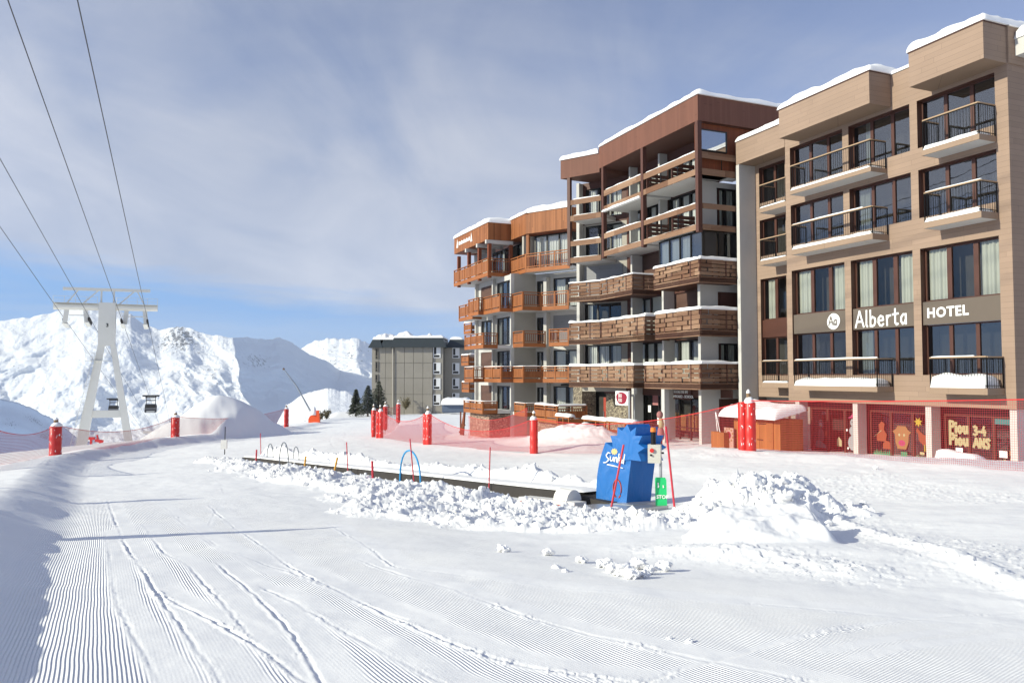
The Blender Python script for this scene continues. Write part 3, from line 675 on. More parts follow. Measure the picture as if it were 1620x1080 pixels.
def font_mesh(mb, text, o, ex, ey, size, bold=.0, m=0, align='LEFT', spacing=1.0, depth=.006):
    cu = bpy.data.curves.new('txt', 'FONT'); cu.body = text; cu.size = size; cu.offset = bold; cu.align_x = align; cu.space_character = spacing; cu.extrude = depth; cu.resolution_u = 3
    ob = bpy.data.objects.new('txt', cu); COL.objects.link(ob)
    dg = bpy.context.evaluated_depsgraph_get(); me = bpy.data.meshes.new_from_object(ob.evaluated_get(dg))
    o = Vector(o); ex = Vector(ex); ey = Vector(ey); ez = ex.cross(ey)
    mb.add([o + ex * v.co.x + ey * v.co.y + ez * (v.co.z + depth) for v in me.vertices], [tuple(p.vertices) for p in me.polygons], m)
    bpy.data.objects.remove(ob); bpy.data.curves.remove(cu); bpy.data.meshes.remove(me)
# ------------------------------------------------------------------ snow pads
def snow_pad(mb, fr, a0, a1, b0, b1, z, h, seed=0, edge=.25, na=None, nb=None, m=0, rough=.3):
    """a soft layer of snow on the rectangle a0..a1 x b0..b1 of frame fr(a,b,z)"""
    na = na or max(4, min(60, int(abs(a1 - a0) / .12))); nb = nb or max(3, min(24, int(abs(b1 - b0) / .12)))
    ta = (1 - np.cos(np.linspace(0, np.pi, na + 1))) / 2 if na < 14 else np.r_[0, .008, .025, np.linspace(.05, .95, na - 5), .975, .992, 1][:na + 1]
    tb = (1 - np.cos(np.linspace(0, np.pi, nb + 1))) / 2
    vs = []; e = min(edge, abs(a1 - a0) / 2, abs(b1 - b0) / 2)
    for i, u in enumerate(ta):
        for j, v in enumerate(tb):
            a = a0 + (a1 - a0) * u; b = b0 + (b1 - b0) * v
            d = min(abs(a - a0), abs(a - a1), abs(b - b0), abs(b - b1)); t = min(1, d / e)
            pr = math.sqrt(max(0, 1 - (1 - t) ** 2))
            nzv = float(fbm(np.array([a * 1.3 + seed * 7.1]), np.array([b * 1.3 + seed * 3.3]), 3, 60 + seed)[0])
            vs.append(fr(a, b, z + h * pr * (1 - rough + 2 * rough * nzv)))
    n2 = nb + 1; fs = [(i * n2 + j, i * n2 + j + 1, (i + 1) * n2 + j + 1, (i + 1) * n2 + j) for i in range(na) for j in range(nb)]
    k = len(vs); mb.add(vs, fs, m, True)
    mb.add([fr(a0, b0, z), fr(a1, b0, z), fr(a1, b1, z), fr(a0, b1, z)], [(0, 1, 2, 3)], m)
def curtain(mb, fr, a0, a1, z0, z1, m=0, amp=.035, per=.16):
    n = max(6, int((a1 - a0) / per * 8)); vs = []
    for i in range(n + 1):
        a = a0 + (a1 - a0) * i / n; d = amp * math.sin(2 * math.pi * (a - a0) / per) + amp * .5 * math.sin(2 * math.pi * (a - a0) / per * .43 + 1)
        vs += [fr(a, d, z0), fr(a, d, z1)]
    mb.add(vs, [(2 * i, 2 * i + 2, 2 * i + 3, 2 * i + 1) for i in range(n)], m, True)
def line_frame(p0, p1):
    """frame along plan line p0->p1 in (s,n): fr(a, out, z); out = towards the viewer side"""
    p0 = np.array(p0, float); p1 = np.array(p1, float); L = np.linalg.norm(p1 - p0); d = (p1 - p0) / L
    o = np.array([-d[1], d[0]])
    def fr(a, b, z): q = p0 + d * a + o * b; return W(q[0], q[1], z)
    return fr, L
def fbox(mb, fr, a0, a1, b0, b1, z0, z1, m=0):
    mb.hexa([fr(a0, b0, z0), fr(a1, b0, z0), fr(a1, b1, z0), fr(a0, b1, z0), fr(a0, b0, z1), fr(a1, b0, z1), fr(a1, b1, z1), fr(a0, b1, z1)], m)
def wall_holes(mb, fr, a0, a1, z0, z1, holes, b=0.0, depth=.3, m=0, mr=None):
    """wall face at offset b with rectangular openings and their reveals"""
    mr = m if mr is None else mr
    xa = sorted({a0, a1, *[h[0] for h in holes], *[h[1] for h in holes]}); xz = sorted({z0, z1, *[h[2] for h in holes], *[h[3] for h in holes]})
    xa = [v for v in xa if a0 <= v <= a1]; xz = [v for v in xz if z0 <= v <= z1]
    for i in range(len(xa) - 1):
        for j in range(len(xz) - 1):
            ca = (xa[i] + xa[i + 1]) / 2; cz = (xz[j] + xz[j + 1]) / 2
            if any(h[0] < ca < h[1] and h[2] < cz < h[3] for h in holes): continue
            mb.quad(fr(xa[i], b, xz[j]), fr(xa[i + 1], b, xz[j]), fr(xa[i + 1], b, xz[j + 1]), fr(xa[i], b, xz[j + 1]), m)
    for (h0, h1, y0, y1) in [h[:4] for h in holes]:
        c = b - depth
        for p, q in (((h0, y0), (h1, y0)), ((h1, y0), (h1, y1)), ((h1, y1), (h0, y1)), ((h0, y1), (h0, y0))):
            mb.quad(fr(p[0], b, p[1]), fr(q[0], b, q[1]), fr(q[0], c, q[1]), fr(p[0], c, p[1]), mr)
def window(parent, fr, a0, a1, z0, z1, b, panes=3, fw=.07, mw=.14, frame='frame', glass='glass', curt=(), curtm='curtain', room=.7, label=None, transom=None):
    """window frame (part) with glass, curtains and the dim room behind as sub-parts; b = plane of the frame"""
    mb = MB()
    fbox(mb, fr, a0, a1, b - .06, b, z0, z0 + fw); fbox(mb, fr, a0, a1, b - .06, b, z1 - fw, z1)
    w = (a1 - a0 - fw * 2 - mw * (panes - 1)) / panes; cells = []
    fbox(mb, fr, a0, a0 + fw, b - .06, b, z0 + fw, z1 - fw); fbox(mb, fr, a1 - fw, a1, b - .06, b, z0 + fw, z1 - fw)
    for k in range(panes):
        x = a0 + fw + k * (w + mw); cells.append((x, x + w))
        if k < panes - 1: fbox(mb, fr, x + w, x + w + mw, b - .065, b + .012, z0 + fw, z1 - fw)
    if transom: fbox(mb, fr, a0 + fw, a1 - fw, b - .055, b + .006, transom, transom + .06)
    f = mb.build('window', M[frame], parent)
    if label: f['label'] = label
    g = MB()
    for x, y in cells: g.quad(fr(x, b - .035, z0 + fw), fr(y, b - .035, z0 + fw), fr(y, b - .035, z1 - fw), fr(x, b - .035, z1 - fw))
    g.build('glass', M[glass], f, recalc=False)
    if curt:
        c = MB()
        for (k, t0, t1) in curt:
            x, y = cells[k]
            curtain(c, lambda a, d, z: fr(a, b - .14 + d, z), x + (y - x) * t0 - .05 * (t0 == 0), x + (y - x) * t1 + .05 * (t1 == 1), z0 + .02, z1 - .02)
        c.build('curtain', M[curtm], f, recalc=False)
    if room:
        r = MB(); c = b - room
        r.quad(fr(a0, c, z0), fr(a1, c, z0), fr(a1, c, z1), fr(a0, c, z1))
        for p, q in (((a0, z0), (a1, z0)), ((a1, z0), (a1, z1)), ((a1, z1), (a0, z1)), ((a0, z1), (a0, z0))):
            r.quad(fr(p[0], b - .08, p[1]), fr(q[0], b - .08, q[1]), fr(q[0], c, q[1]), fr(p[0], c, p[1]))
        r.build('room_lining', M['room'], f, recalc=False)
    return f
# ------------------------------------------------------------------ hotel
FA = lambda a, b, z: W(a, b, z)
hb = W(0, 0, -3.3)
hotel = thing('hotel', 'beige timber clad hotel with railed balconies and white lettering on brown sign boards', 'hotel', hb)
BAYS = [(.48, 3.72), (4.07, 7.2), (7.55, 10.78)]
ZF = [(9.0, 10.9), (6.22, 8.13), (2.9, 5.0), (.05, 2.0)]
mb = MB(); holes = []
for a0, a1 in BAYS:
    holes += [(a0, a1, 9.0, 10.9), (a0, a1, 6.22, 8.13), (a0, a1, .05, 5.0)]
wall_holes(mb, FA, 0, 11.1, -1.15, 12.36, holes, 0, .34, 0, 1)
mb.quad(W(11.1, 0, -1.15), W(11.1, -1.05, -1.15), W(11.1, -1.05, 12.36), W(11.1, 0, 12.36))
mb.quad(W(0, 0, -1.15), W(0, -13, -1.15), W(0, -13, 12.36), W(0, 0, 12.36))
mb.quad(W(0, 0, -1.15), W(11.1, 0, -1.15), W(11.1, -1.1, -1.15), W(0, -1.1, -1.15), 2)
mb.quad(W(0, 0, 12.355), W(14.7, 0, 12.355), W(14.7, -13, 12.355), W(0, -13, 12.355), 2)
mb.quad(W(14.7, -1, -4), W(14.7, -13, -4), W(14.7, -13, 12.3), W(14.7, -1, 12.3), 0)
mb.build('cladding_wall', [M['clad'], M['frame'], M['tansof']], hotel)
mb = MB(); B4 = -1.05
h4 = [(12.3, 14.2, 9.0, 10.87), (12.3, 14.2, 6.22, 8.11), (12.3, 14.2, .05, 5.03)]
wall_holes(mb, FA, 11.1, 14.55, -1.05, 11.06, h4, B4, .3, 0, 1)
mb.quad(W(11.1, 0, 11.06), W(14.7, 0, 11.06), W(14.7, B4, 11.06), W(11.1, B4, 11.06), 2)
mb.build('recessed_wall', [M['clad'], M['frame'], M['tansof']], hotel)
def para(name, s0, s1, n0, n1, z0, z1):
    m = MB(); m.wbox(s0, s1, n0, n1, z0, z1); m.quad(W(s0 + .02, n0, z0 - .004), W(s1 - .02, n0, z0 - .004), W(s1 - .02, n1 - .02, z0 - .004), W(s0 + .02, n1 - .02, z0 - .004), 1)
    m.wbox(s0 - .03, s1 + .03, n0, n1 + .03, z1, z1 + .045, 2)
    return m.build(name, [M['clad'], M['tansof'], M['frame']], hotel)
para('parapet', 0, 3.04, .003, 1.2, 11.055, 12.36); para('parapet', 4.93, 10.15, .003, 1.2, 11.055, 12.36); para('parapet', 11.12, 14.72, -.9, .003, 11.065, 12.25)
mb = MB(); mb.wbox(-.06, -.003, -13, 0, 11.06, 12.40); mb.build('side_fascia', M['clad'], hotel)
mb = MB(); mb.wbox(14.5, 14.74, B4 - .02, .0, -4.2, 11.05); mb.build('white_pier', M['white'], hotel)
mb = MB()
snow_pad(mb, FA, -.1, 3.1, -2.5, 1.26, 12.40, .42, 1, .4); snow_pad(mb, FA, 4.85, 10.22, -2.5, 1.26, 12.40, .42, 2, .4)
snow_pad(mb, FA, -.12, 14.7, -13, .05, 12.38, .28, 3, .35, nb=20); snow_pad(mb, FA, 11.0, 14.75, -3, .05, 12.28, .34, 4, .4)
mb.build('roof_snow', M['snow'], hotel)
# windows
for bi, (a0, a1) in enumerate(BAYS):
    window(hotel, FA, a0, a1, 9.0, 10.9, -.26, 3, .06, .15, glass='glassr', curt=[(2, .0, .35)] if bi == 1 else ())
    window(hotel, FA, a0, a1, 6.22, 8.13, -.26, 3, .06, .15, glass='glassr', curt=[(2, .2, .8)] if bi == 1 else ())
    window(hotel, FA, a0, a1, 2.9, 5.0, -.26, 3, .07, .2, curt=[(0, 0.05, .95), (2, .05, .95)])
    window(hotel, FA, a0, a1, .05, 2.0, -.26, 3, .06, .15, glass='glassr', curt=[(2, .2, .9)] if bi == 1 else ())
window(hotel, FA, 12.3, 14.2, 9.0, 10.87, B4 - .22, 2, .06, .15); window(hotel, FA, 12.3, 14.2, 6.22, 8.11, B4 - .22, 2, .06, .15)
window(hotel, FA, 12.3, 14.2, 2.9, 5.03, B4 - .22, 2, .06, .2, curt=[(1, .1, .8)]); window(hotel, FA, 12.3, 14.2, .05, 2.0, B4 - .22, 2, .06, .15)
mb = MB(); mb.wbox(12.3, 14.2, B4 - .22, B4 - .1, 2.0, 2.9); mb.build('spandrel_panel', M['frame'], hotel)
EX = tuple(-A); EZ = (0, 0, 1)
for bi, (a0, a1) in enumerate(BAYS):
    mb = MB(); mb.wbox(a0 + .02, a1 - .02, -.2, -.06, 2.0, 2.9); sb = mb.build('sign_board', M['sign'], hotel)
    mb = MB()
    if bi == 0:
        sb['label'] = 'brown sign board reading HOTEL'
        font_mesh(mb, 'HOTEL', W(a1 - .2, -.06, 2.28), EX, EZ, .52, .016, spacing=1.12)
        mb.build('lettering', M['letter'], sb)
    elif bi == 1:
        sb['label'] = 'brown sign board reading Alberta'
        strokes(mb, 'Alberta', W(a1 - .16, -.055, 2.10), EX, EZ, .68, .085, gap=.13, lift=tuple(NN))
        mb.build('lettering', M['letter'], sb, recalc=False)
    else:
        sb['label'] = 'brown sign board with round white Aa emblem'
        c = np.array(W(8.28, -.053, 2.44)); n = 26; ring = []
        for k in range(n):
            t = 2 * math.pi * k / n; rx = .36 * (1 + .06 * math.sin(2 * t + .6)); ring.append(tuple(c - A * rx * math.cos(t) + np.array([0, 0, .36 * math.sin(t)])))
        mb.prism(ring, tuple(NN * .012))
        strokes(mb, 'Aa', tuple(c - A * -.27 + NN * .014 + np.array([0, 0, -.17])), EX, EZ, .40, .06, 1, gap=.06, lift=tuple(NN))
        mb.build('emblem', [M['letter'], M['sign']], sb, recalc=False)
# balconies
def steel_balcony(s0, s1, nb, nf, z0, z1, zr, snow, railsnow, left=True, right=True, seed=0):
    mb = MB(); mb.wbox(s0, s1, nb + .003, nf, z0, z1); mb.quad(W(s0 + .03, nb + .01, z0 - .003), W(s1 - .03, nb + .01, z0 - .003), W(s1 - .03, nf - .03, z0 - .003), W(s0 + .03, nf - .03, z0 - .003), 1)
    bal = mb.build('balcony', [M['slab'], M['soffit']], hotel)
    mb = MB()
    runs = [((s0 + .04, nf - .05), (s1 - .04, nf - .05))]
    if left: runs.append(((s1 - .04, nf - .05), (s1 - .04, nb + .03)))
    if right: runs.append(((s0 + .04, nf - .05), (s0 + .04, nb + .03)))
    for p, q in runs:
        L = math.hypot(q[0] - p[0], q[1] - p[1]); n = int(L / .115)
        for k in range(n + 1):
            t = k / n; s = p[0] + (q[0] - p[0]) * t; nn = p[1] + (q[1] - p[1]) * t; w = .006 if 0 < k < n else .018
            mb.wbox(s - w, s + w, nn - w, nn + w, z1, zr - .03)
        mb.bar(W(p[0], p[1], z1 + .09), W(q[0], q[1], z1 + .09), .025, .025); mb.bar(W(p[0], p[1], zr - .045), W(q[0], q[1], zr - .045), .03, .03)
    mb.build('railing', M['rail'], bal)
    mb = MB()
    for i, (p, q) in enumerate(runs): mb.bar(W(p[0], p[1], zr - .006 * i), W(q[0], q[1], zr - .006 * i), .075, .045)
    mb.build('handrail', M['handrail'], bal)
    if snow or railsnow:
        mb = MB()
        if snow: snow_pad(mb, FA, s0 + .1, s1 - .06, nb + .1, nf + .01, z1 + .002, snow * 1.0 + .04, seed, .12)
        if railsnow: snow_pad(mb, FA, s0 + .5 * (seed % 2), s1 - .1, nf - .1, nf - .005, zr + .022, railsnow, seed + 1, .05, nb=4, rough=.5)
        mb.build('balcony_snow', M['snow'], bal)
steel_balcony(.46, 2.81, 0, .9, 8.37, 8.57, 9.71, .14, 0, seed=1); steel_balcony(.46, 2.81, 0, .9, 5.58, 5.81, 6.93, .15, .035, seed=2); steel_balcony(.40, 2.73, 0, .9, -.65, -.42, .69, .42, .04, seed=3)
steel_balcony(5.2, 9.86, 0, .9, 8.37, 8.55, 9.70, .10, 0, seed=4); steel_balcony(5.18, 9.82, 0, .9, 5.57, 5.81, 6.94, .13, .05, seed=5); steel_balcony(5.1, 9.8, 0, .9, -.63, -.42, .72, .30, .05, seed=6)
steel_balcony(11.13, 13.05, B4, -.02, 8.2, 8.43, 9.6, .05, 0, right=False, seed=7); steel_balcony(11.13, 13.05, B4, -.02, 5.55, 5.77, 6.85, .05, 0, right=False, seed=8); steel_balcony(11.13, 13.0, B4, -.02, -.55, -.31, .76, .06, .02, right=False, seed=9)
# ground floor
GN = -.75
for i, s in enumerate((.2, 3.6, 7.2, 10.65)):
    mb = MB(); mb.wbox(s - .13, s + .13, -.6, -.1, -4.2, -1.16); mb.build('column', M['white'], hotel)
mb = MB(); mb.quad(W(0, -.9, -4.3), W(0, -13, -4.3), W(0, -13, -1.15), W(0, -.9, -1.15)); mb.wbox(11.15, 14.5, -1.9, -1.6, -4.3, -1.05)
mb.wbox(-.02, 11.1, GN - .1, GN, -1.45, -1.16, 1); mb.build('plinth_wall', [M['greywall'], M['black']], hotel)
DECO = {}
for i, (a0, a1) in enumerate(((.37, 3.43), (3.77, 7.03), (7.37, 10.48))):
    f = window(hotel, FA, a0, a1, -3.75, -1.45, GN, 3, .08, .12, frame='frame', glass='glass', room=1.2)
    DECO[i] = (f, a0, a1)
window(hotel, FA, 11.3, 14.3, -3.9, -1.3, -1.55, 4, .08, .1, room=.6)
def cut(mb, s, z, pts, m, k=0, sc=1.0):
    mb.add([W(s - p[0] * sc, GN + .012 + .004 * k, z + p[1] * sc) for p in pts], [tuple(range(len(pts)))], m)
def disc(mb, s, z, rx, rz, m, k=0, n=16): cut(mb, s, z, [(rx * math.cos(2 * math.pi * i / n), rz * math.sin(2 * math.pi * i / n)) for i in range(n)], m, k)
def star(mb, s, z, r, m, k=0, n=7): cut(mb, s, z, [((r if i % 2 == 0 else r * .5) * math.cos(math.pi * i / n + .3), (r if i % 2 == 0 else r * .5) * math.sin(math.pi * i / n + .3)) for i in range(2 * n)], m, k)
def grass(mb, s, z, w, m):
    pts = [(0, 0), (w, 0)]; n = 9
    for i in range(n): pts += [(w - w * (i + .3) / n, .32 + .05 * (i % 2)), (w - w * (i + .8) / n, .16)]
    cut(mb, s, z, pts + [(0, .25)], m)
PAP = ['letter', 'pink', 'slate', 'teal', 'cream', 'rust', 'leaf', 'yellow', 'tan', 'palegrey']
PM = [M[k] for k in PAP]; PI = {k: i for i, k in enumerate(PAP)}
# bay with a snowman (left of the three)
f, a0, a1 = DECO[2]; mb = MB()
s = 7.95; disc(mb, s, -2.95, .30, .34, PI['palegrey']); disc(mb, s, -2.42, .21, .22, PI['palegrey'], 1); disc(mb, s, -2.05, .15, .17, PI['palegrey'], 2); cut(mb, s, -1.86, [(-.28, 0), (.28, .03), (.12, .1), (.02, .24), (-.1, .1)], PI['pink'], 3)
disc(mb, s + .03, -2.03, .03, .03, PI['slate'], 4); disc(mb, s - .05, -2.03, .03, .03, PI['slate'], 4)
s = 9.85; disc(mb, s, -2.75, .2, .34, PI['slate']); disc(mb, s, -2.22, .17, .2, PI['slate'], 1); disc(mb, s, -2.24, .09, .1, PI['palegrey'], 2); disc(mb, s, -2.3, .045, .035, PI['yellow'], 3); cut(mb, s, -3.3, [(-.32, .0), (.34, 0), (.3, .14), (-.1, .36), (-.3, .28)], PI['teal'], 4)
cut(mb, s - .3, -2.75, [(-.08, 0), (.08, 0), (.1, .22), (-.05, .25)], PI['rust'], 1); cut(mb, 8.75, -3.15, [(-.14, 0), (.14, 0), (.14, .26), (-.02, .42), (-.14, .3)], PI['cream'])
for q in ((7.5, -2.3), (8.25, -3.2), (7.6, -3.25), (8.3, -2.4)): star(mb, q[0], q[1], .07, PI['letter'], 0, 6)
mb.build('paper_cutout', PM, f, recalc=False)['label'] = 'paper snowman and small figures stuck on the glass'
f, a0, a1 = DECO[1]; mb = MB()
s = 5.4; cut(mb, s, -3.0, [(-.22, 0), (.2, 0), (.32, .3), (.34, .6), (.46, .72), (.3, .8), (.2, .95), (-.2, .95), (-.3, .8), (-.46, .72), (-.34, .6), (-.32, .3)], PI['tan']); disc(mb, s, -2.75, .17, .12, PI['pink'], 1); disc(mb, s + .12, -2.42, .05, .06, PI['cream'], 1); disc(mb, s - .12, -2.42, .05, .06, PI['cream'], 1); disc(mb, s + .05, -2.77, .025, .03, PI['rust'], 2); disc(mb, s - .05, -2.77, .025, .03, PI['rust'], 2)
s = 4.35; cut(mb, s, -2.75, [(-.05, 0), (.12, 0), (.28, .2), (.33, .5), (.2, .38), (0, .4), (-.2, .55), (-.28, .68), (-.36, .55), (-.25, .4), (-.22, .15)], PI['rust']); cut(mb, s, -3.0, [(.0, 0), (.05, 0), (.04, .26), (0, .26)], PI['yellow'], 1); cut(mb, s - .08, -3.0, [(.0, 0), (.05, 0), (.04, .26), (0, .26)], PI['yellow'], 1); star(mb, s + .25, -1.85, .2, PI['yellow']); grass(mb, 4.8, -3.5, .9, PI['leaf']); cut(mb, s + .1, -3.15, [(-.1, 0), (.1, 0), (.12, .1), (-.1, .12)], PI['cream'])
s = 6.45; cut(mb, s, -2.75, [(-.2, 0), (.24, 0), (.3, .3), (.16, .5), (.2, .75), (.05, .85), (-.1, .7), (-.08, .4), (-.22, .25)], PI['rust']); cut(mb, s - .3, -3.05, [(-.2, 0), (.2, 0), (.15, .3), (-.05, .35), (-.2, .2)], PI['rust'], 1); cut(mb, s + .05, -2.5, [(-.3, -.08), (-.28, -.05), (.1, .2), (.08, .22)], PI['cream'], 2); grass(mb, 6.85, -3.45, .95, PI['leaf']); cut(mb, 5.3, -3.3, [(-.15, 0), (.15, 0), (.15, .2), (-.15, .2)], PI['leaf'])
mb.build('paper_cutout', PM, f, recalc=False)['label'] = 'orange paper farm animals, sun and grass stuck on the glass'
f, a0, a1 = DECO[0]; mb = MB()
strokes(mb, 'Piou', W(3.2, GN + .01, -2.15), EX, (0, -.0 + 0, 1), .42, .11, PI['cream'], lift=tuple(NN)); strokes(mb, 'Piou', W(3.2, GN + .01, -2.62), EX, EZ, .42, .11, PI['cream'], lift=tuple(NN))
strokes(mb, '3-4', W(2.2, GN + .01, -2.2), EX, EZ, .33, .09, PI['cream'], lift=tuple(NN)); strokes(mb, 'ANS', W(2.2, GN + .01, -2.65), EX, EZ, .33, .1, PI['cream'], lift=tuple(NN))
cut(mb, 1.35, -1.75, [(0, 0), (.85, 0), (.85, .2), (0, .2)], PI['teal']); cut(mb, 2.95, -3.0, [(0, 0), (.3, 0), (.3, .27), (0, .27)], PI['letter']); cut(mb, 1.2, -2.95, [(0, 0), (.3, 0), (.3, .25), (0, .25)], PI['letter']); cut(mb, .82, -2.85, [(0, 0), (.32, 0), (.32, .17), (0, .17)], PI['tan']); cut(mb, 2.6, -3.2, [(0, 0), (.2, 0), (.2, .12), (0, .12)], PI['tan']); cut(mb, 2.2, -3.2, [(0, 0), (.4, 0), (.4, .1), (0, .1)], PI['tan'])
cut(mb, 1.2, -3.15, [(0, 0), (.25, 0), (.25, .12), (0, .12)], PI['leaf'], 1); cut(mb, 1.2, -3.5, [(0, 0), (.3, 0), (.3, .13), (0, .13)], PI['teal']); cut(mb, .8, -3.45, [(0, 0), (.04, 0), (.04, .5), (0, .5)], PI['cream']); cut(mb, .55, -3.45, [(0, 0), (.04, 0), (.04, .5), (0, .5)], PI['cream']); disc(mb, 1.0, -3.1, .1, .1, PI['cream'])
mb.build('paper_cutout', PM, f, recalc=False)['label'] = 'cut paper letters reading Piou Piou 3-4 ANS on the glass'
mb = MB(); mb.wbox(-.75, -.07, -1.15, -.35, 11.35, 11.95); vb = mb.build('vent_box', M['white'], hotel)
mb = MB(); snow_pad(mb, FA, -.78, -.06, -1.2, -.3, 11.95, .42, 3, .3); mb.build('vent_snow', M['snow'], vb)
# ------------------------------------------------------------------ dark brown apartment block
def n_at(px, s):
    r = ray(px, 595); P = C0 + A * s
    return float(-(P[0] * r[1] - P[1] * r[0]) / (NN[0] * r[1] - NN[1] * r[0]))
BD = np.array([math.cos(R(30)), .5])
def along(p, t): return (p[0] + BD[0] * t, p[1] + BD[1] * t)
brown = thing('apartment_block', 'dark brown apartment block with slatted timber balconies between the beige hotel and orange block', 'apartment block', W(15, 2.3, -3.6))
P1 = (25.2, 2.3); FB, _ = line_frame(P1, along(P1, 3)); PW = (25.37, .2); FBW, _ = line_frame(PW, along(PW, 3))
FS = lambda a, b, z: W(14.86 - b, 2.3 - a, z)          # side face: a runs back from the corner, b out to the right
FSW = lambda a, b, z: W(15.9 - b, 1.5 - a, z)
# roof fascia
def fascia(parent, poly, z0, z1, mat, mats, inner):
    mb = MB(); pts = [W(p[0], p[1], z0) for p in poly] + [W(p[0], p[1], z0) for p in inner]
    mb.prism(pts, (0, 0, z1 - z0), 0); return mb
mb = fascia(brown, [(14.86, 2.3), (25.25, 2.3)], 13.21, 14.57, 0, 0, [(25.25, -7), (14.86, -7)])
mb.prism([W(*p, 12.97) for p in (P1, along(P1, 2.95), (28.2, -6), (25.26, -6))], (0, 0, 1.23), 0)
mb.build('roof_fascia', M['brownfas'], brown)
mb = MB(); mb.quad(W(14.9, 2.25, 13.2), W(25.2, 2.25, 13.2), W(25.2, -6, 13.2), W(14.9, -6, 13.2)); mb.quad(W(25.2, 2.25, 12.96), W(*along(P1, 2.9), 12.96), W(28, -4, 12.96), W(25.2, -4, 12.96)); mb.build('roof_soffit', M['brownpost'], brown)
mb = MB(); snow_pad(mb, FA, 14.75, 25.2, -6, 2.38, 14.57, .34, 5, .35); snow_pad(mb, FB, .05, 3.0, -4, .08, 14.2, .38, 6, .35); mb.build('roof_snow', M['snow'], brown)
# walls
def wbrown(): pass
WINA = [  # s0, s1, z0, z1 on the wall plane n=.2
    (17.75, 20.65, 10.75, 12.55), (21.3, 22.95, 10.75, 12.55), (23.3, 24.6, 10.75, 12.5),
    (17.75, 20.65, 7.95, 10.44), (21.3, 22.95, 7.95, 10.44), (23.3, 24.6, 7.95, 10.4),
    (21.4, 24.5, 5.2, 7.5), (19.6, 21.1, 5.2, 7.5),
    (22.7, 24.5, 2.3, 4.8), (17.8, 21.0, 2.3, 4.8), (21.4, 22.6, 2.3, 4.8),
    (21.4, 24.5, -.4, 2.06), (17.75, 21.0, -.4, 2.06), (21.3, 23.6, -3.7, -1.15), (17.75, 21.0, -3.7, -1.2)]
mb = MB(); wall_holes(mb, FA, 15.9, 25.37, -4.2, 10.5, [w for w in WINA[3:]], .2, .15, 2, 1); wall_holes(mb, FA, 15.9, 25.37, 10.5, 13.2, [w for w in WINA[:3]], .2, .15, 2, 1)
mb.build('front_wall', [M['white'], M['black'], M['brownpost']], brown)
kinds = ['w3', 'w2', 'w1', 'w3', 'w2', 'w1', 'sh', 'sh', 'pk', 'sh2', 'tan', 'w3', 'w3', 'shop', 'shop']
for w, k in zip(WINA, kinds):
    if k in ('w3', 'w2', 'w1'):
        n = {'w3': 3, 'w2': 2, 'w1': 2}[k]
        window(brown, FA, *w, .06, n, .08, .16, 'black', 'glass', [(i, .0 if i != 1 else .2, .95) for i in range(n)], 'curtainw')
    elif k == 'pk': window(brown, FA, *w, .06, 2, .07, .12, 'black', 'glass', [(0, 0, 1), (1, 0, 1)], 'curtainw')
    elif k == 'shop': window(brown, FA, *w, .06, 3, .07, .1, 'black', 'glass', room=1.0, transom=-2.95)
    elif k == 'tan':
        mb = MB(); mb.wbox(w[0], w[1], .02, .08, w[2], w[3]); mb.build('blind', M['curtain'], brown)
    else:
        mb = MB(); mb.wbox(w[0], w[1], .02, .09, w[2], w[3]); mb.build('shutter_or_shade', M['shutter'], brown)
LB = 3.43
WINB = [(.35, 3.1, 10.5, 12.5), (.35, 3.1, 7.8, 10.0), (.45, 3.2, 2.3, 4.8), (.45, 3.2, -.4, 2.06)]
mb = MB(); wall_holes(mb, FBW, 0, LB, -1.0, 10.1, WINB[1:], 0, .15, 0, 1); wall_holes(mb, FBW, 0, LB, 10.1, 12.95, WINB[:1], 0, .15, 2, 1); mb.build('angled_wall', [M['greywall'], M['black'], M['brownpost']], brown)
for i, w in enumerate(WINB): window(brown, FBW, *w, -.12, 3, .08, .12, 'black', 'glass', [[(0, .1, .9), (2, .2, .8)], [(0, 0, .9), (1, .4, .8)], [(2, .5, .95)], [(0, .1, .9), (1, .05, .95), (2, .05, .95)]][i], 'curtainw')
# columns / party walls
mb = MB(); s1 = s_at(1001, .9); s2 = s_at(1050.5, .9)
for s, z1 in ((s1, 7.5), (s2, 7.5)):
    c = MB(); c.wbox(s - .09, s + .09, .205, .95, -4.2, z1); c.build('party_wall', M['white'], brown)
for s in (s_at(1046, .7), s_at(999, .7)):
    c = MB(); c.wbox(s - .08, s + .08, .205, .75, 7.85, 13.19); c.build('party_wall', M['white'], brown)
e = along(PW, LB); mb = MB(); fbox(mb, FBW, LB - .12, LB + .1, -5, .5, -.7, 12.9); mb.build('party_wall', M['white'], brown)
# right side wall
SW = [(n_at(1111, 15.9), 0)]
a_w0 = 1.5 - n_at(1137, 15.9)
hl = [(a_w0, a_w0 + 1.3, 7.95, 10.1), (a_w0, a_w0 + 1.3, 2.45, 4.5), (a_w0, a_w0 + 1.3, -.35, 1.75), (a_w0, a_w0 + 1.3, 5.0, 7.0), (a_w0, a_w0 + 1.3, -4, -1.2)]
mb = MB(); wall_holes(mb, FSW, 0, 4, -4.2, 10.4, hl, 0, .2, 0, 1); mb.quad(W(15.9, 1.5, -4.2), W(16.12, 1.5, -4.2), W(16.12, 1.5, 10.4), W(15.9, 1.5, 10.4)); mb.quad(W(16.12, 1.5, -4.2), W(16.12, .2, -4.2), W(16.12, .2, 10.4), W(16.12, 1.5, 10.4))
mb.build('side_wall', [M['white'], M['black']], brown)
for w in (hl[0], hl[2], hl[3]): window(brown, FSW, *w, -.1, 2, .08, .12, 'black', 'glass', [(0, .1, .95), (1, .2, .9)], 'curtain')
for w in (hl[1], hl[4]):
    mb = MB(); fbox(mb, FSW, w[0], w[1], -.15, -.08, w[2], w[3]); mb.build('side_door', M['brownpost'], brown)
